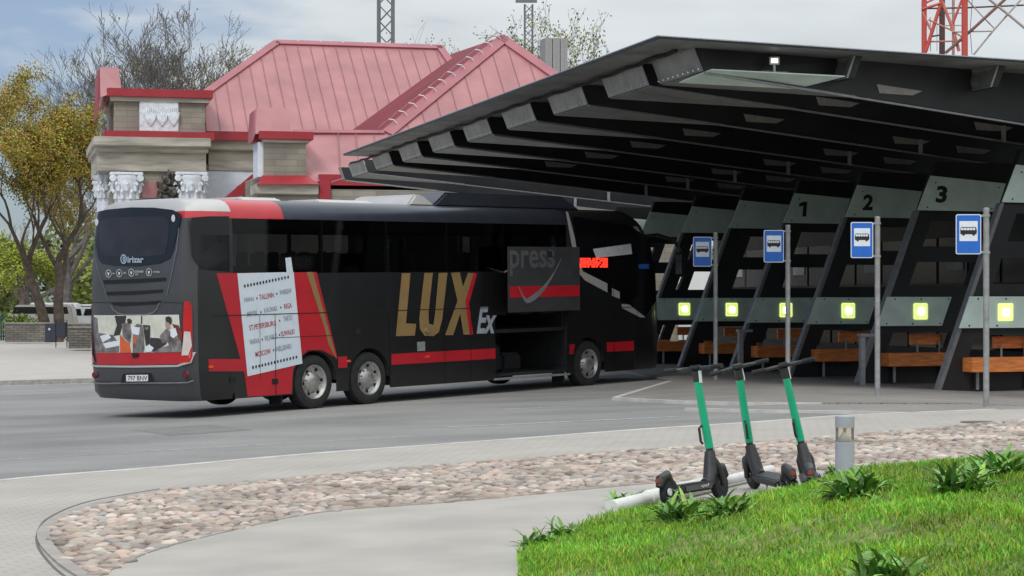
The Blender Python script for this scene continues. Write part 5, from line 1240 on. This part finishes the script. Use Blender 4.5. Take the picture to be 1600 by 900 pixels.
# ------------------------------------------------------------------ scooters
def make_scooter():
    r = empty('electric_scooter', (0, 0, 0))
    # +x is forward; front axle x=.86, rear axle x=0, wheel radius .12
    for x, nm in ((0, 'rear_wheel'), (.88, 'front_wheel')):
        w = MB().lathe([(.05, -.03), (.085, -.03), (.112, -.028), (.122, -.01), (.122, .01), (.112, .028), (.085, .03), (.05, .03)], 28, axis='y', org=(x, 0, .122)).build(nm, rubber, r, smooth=True)
        MB().lathe([(0, -.034), (.055, -.034), (.06, -.02)], 16, axis='y', org=(x, 0, .122)).lathe([(0, .034), (.055, .034), (.06, .02)], 16, axis='y', org=(x, 0, .122)).build('hub', mat('hub_dark', (.06, .06, .06), .4, metal=.6), w)
    MB().prism([(.12, -.085, .10), (.60, -.085, .10), (.66, -.07, .15), (.64, -.07, .175), (.10, -.085, .175), (.06, -.06, .15)], (0, .165, 0)).build('deck', scblack, r, bevel=.012)
    MB().box((.14, -.0895, .118), (.56, -.0855, .158)).build('side_plate', mat('deck_grey', (.09, .09, .09), .5), r)
    MB().tube([(.40+.012*q, -.0905, .135+.012*math.sin(q*1.9)+.001*q) for q in range(12)], .0028, 5).build('deck_mark', palegrey, r)
    MB().tube([(.08, 0, .15), (-.02, -.0, .27), (-.12, 0, .24), (-.15, 0, .18)], [.03, .045, .045, .03], 10).tube([(.10, -.045, .14), (0, -.05, .122)], .02, 8).tube([(.10, .045, .14), (0, .05, .122)], .02, 8).build('rear_fender', scblack, r, smooth=True)
    MB().box((-.175, -.025, .21), (-.15, .025, .25)).build('tail_light', mat('tail_red', (.28, .06, .04), .4), r, bevel=.008)
    MB().lathe([(0, -.055), (.03, -.055), (.032, -.045)], 14, axis='y', org=(-.07, 0, .13)).build('reflector', palegrey, r)
    # neck, fork, front fender
    MB().tube([(.62, 0, .15), (.70, 0, .17), (.745, 0, .27), (.765, 0, .42)], [.045, .055, .06, .045], 12).build('neck', scblack, r, smooth=True)
    MB().tube([(.77, 0, .38), (.82, -.05, .27), (.88, -.055, .122)], [.035, .03, .022], 8).tube([(.77, 0, .38), (.82, .05, .27), (.88, .055, .122)], [.035, .03, .022], 8).build('fork', scblack, r, smooth=True)
    MB().tube([(.78, 0, .22), (.84, 0, .268), (.93, 0, .265), (1.0, 0, .19)], [.04, .05, .05, .035], 10).build('front_fender', scblack, r, smooth=True)
    B_ = Vector((.775, 0, .38)); T_ = Vector((.645, 0, 1.12)); d = T_-B_
    MB().tube([B_-d*.05, B_+d*.10], .032, 14).build('lower_stem', scblack, r, smooth=True)
    MB().tube([B_+d*.095, B_+d*.12, B_+d*.88], [.036, .037, .033], 16).build('stem', scoot, r, smooth=True)
    MB().tube([B_+d*.875, B_+d*.97, T_], [.034, .034, .036], 14).build('upper_stem', scblack, r, smooth=True)
    lp = MB(); p = B_+d*.93; lp.box(p+Vector((.034, -.022, -.055)), p+Vector((.042, .022, .05))); lp.build('front_label', palegrey, r)
    lp = MB(); lp.box(p+Vector((-.024, -.041, -.055)), p+Vector((.018, -.034, .05))); lp.build('side_label', whiteb, r)
    MB().tube([B_+d*.15+Vector((-.05, .03, 0)), B_+d*.15+Vector((-.07, .035, .02)), B_+d*.33+Vector((-.065, .03, 0)), B_+d*.36+Vector((-.03, .02, 0))], .012, 6).build('cable_loop', scblack, r, smooth=True)
    h = T_+Vector((0, 0, .02)); hb = MB().tube([h+Vector((0, -.12, 0)), h, h+Vector((0, .12, 0))], .017, 10).tube([h+Vector((0, -.12, 0)), h+Vector((-.03, -.2, .0))], .015, 8).tube([h+Vector((0, .12, 0)), h+Vector((-.03, .2, 0))], .015, 8).build('handlebar', scblack, r, smooth=True)
    MB().box(h+Vector((-.04, -.05, -.01)), h+Vector((.05, .05, .028))).build('display', scblack, hb, bevel=.012)
    for s in (-1, 1):
        MB().tube([h+Vector((-.02, s*.17, 0)), h+Vector((-.045, s*.285, .0))], .021, 10).build('grip', rubber, hb, smooth=True)
        MB().tube([h+Vector((.0, s*.12, -.012)), h+Vector((.045, s*.16, -.01)), h+Vector((.03, s*.24, -.012))], .007, 6).build('brake_lever', scblack, hb)
    MB().tube([h+Vector((.03, .05, 0)), h+Vector((.08, .04, -.08)), B_+d*.85+Vector((.05, 0, 0)), B_+d*.8+Vector((.03, 0, 0))], .006, 6).build('brake_cable', scblack, hb)
    MB().tube([(.36, .06, .11), (.30, .15, .005)], .010, 6).build('kickstand', galv, r); return r
sc = make_scooter()
# placed so the front axle sits where the photo has it
for i, (px, py, yaw, roll, s, lb) in enumerate(((1126, 775, 56, -6, 1.0, 'leftmost green stemmed electric scooter, seen side-on beside the white pipe'), (1180, 762, 104, -13, 1.0, 'middle green stemmed electric scooter, turned away from the camera'), (1268, 766, 84, -13, 1.0, 'rightmost green stemmed electric scooter, its deck hidden by the grass'))):
    o = sc if i == 0 else copy_tree(sc); D = (17.6, 18.4, 18.3)[i]; fx_, fy_ = X_(px, D), D; a = R(yaw)
    o.rotation_euler = (R(roll), 0, a); o.scale = (s,)*3; o.location = (fx_-.88*math.cos(a), fy_-.88*math.sin(a), g(fx_, fy_)+PO); tag(o, lb, 'electric scooter', 'parked electric scooters')
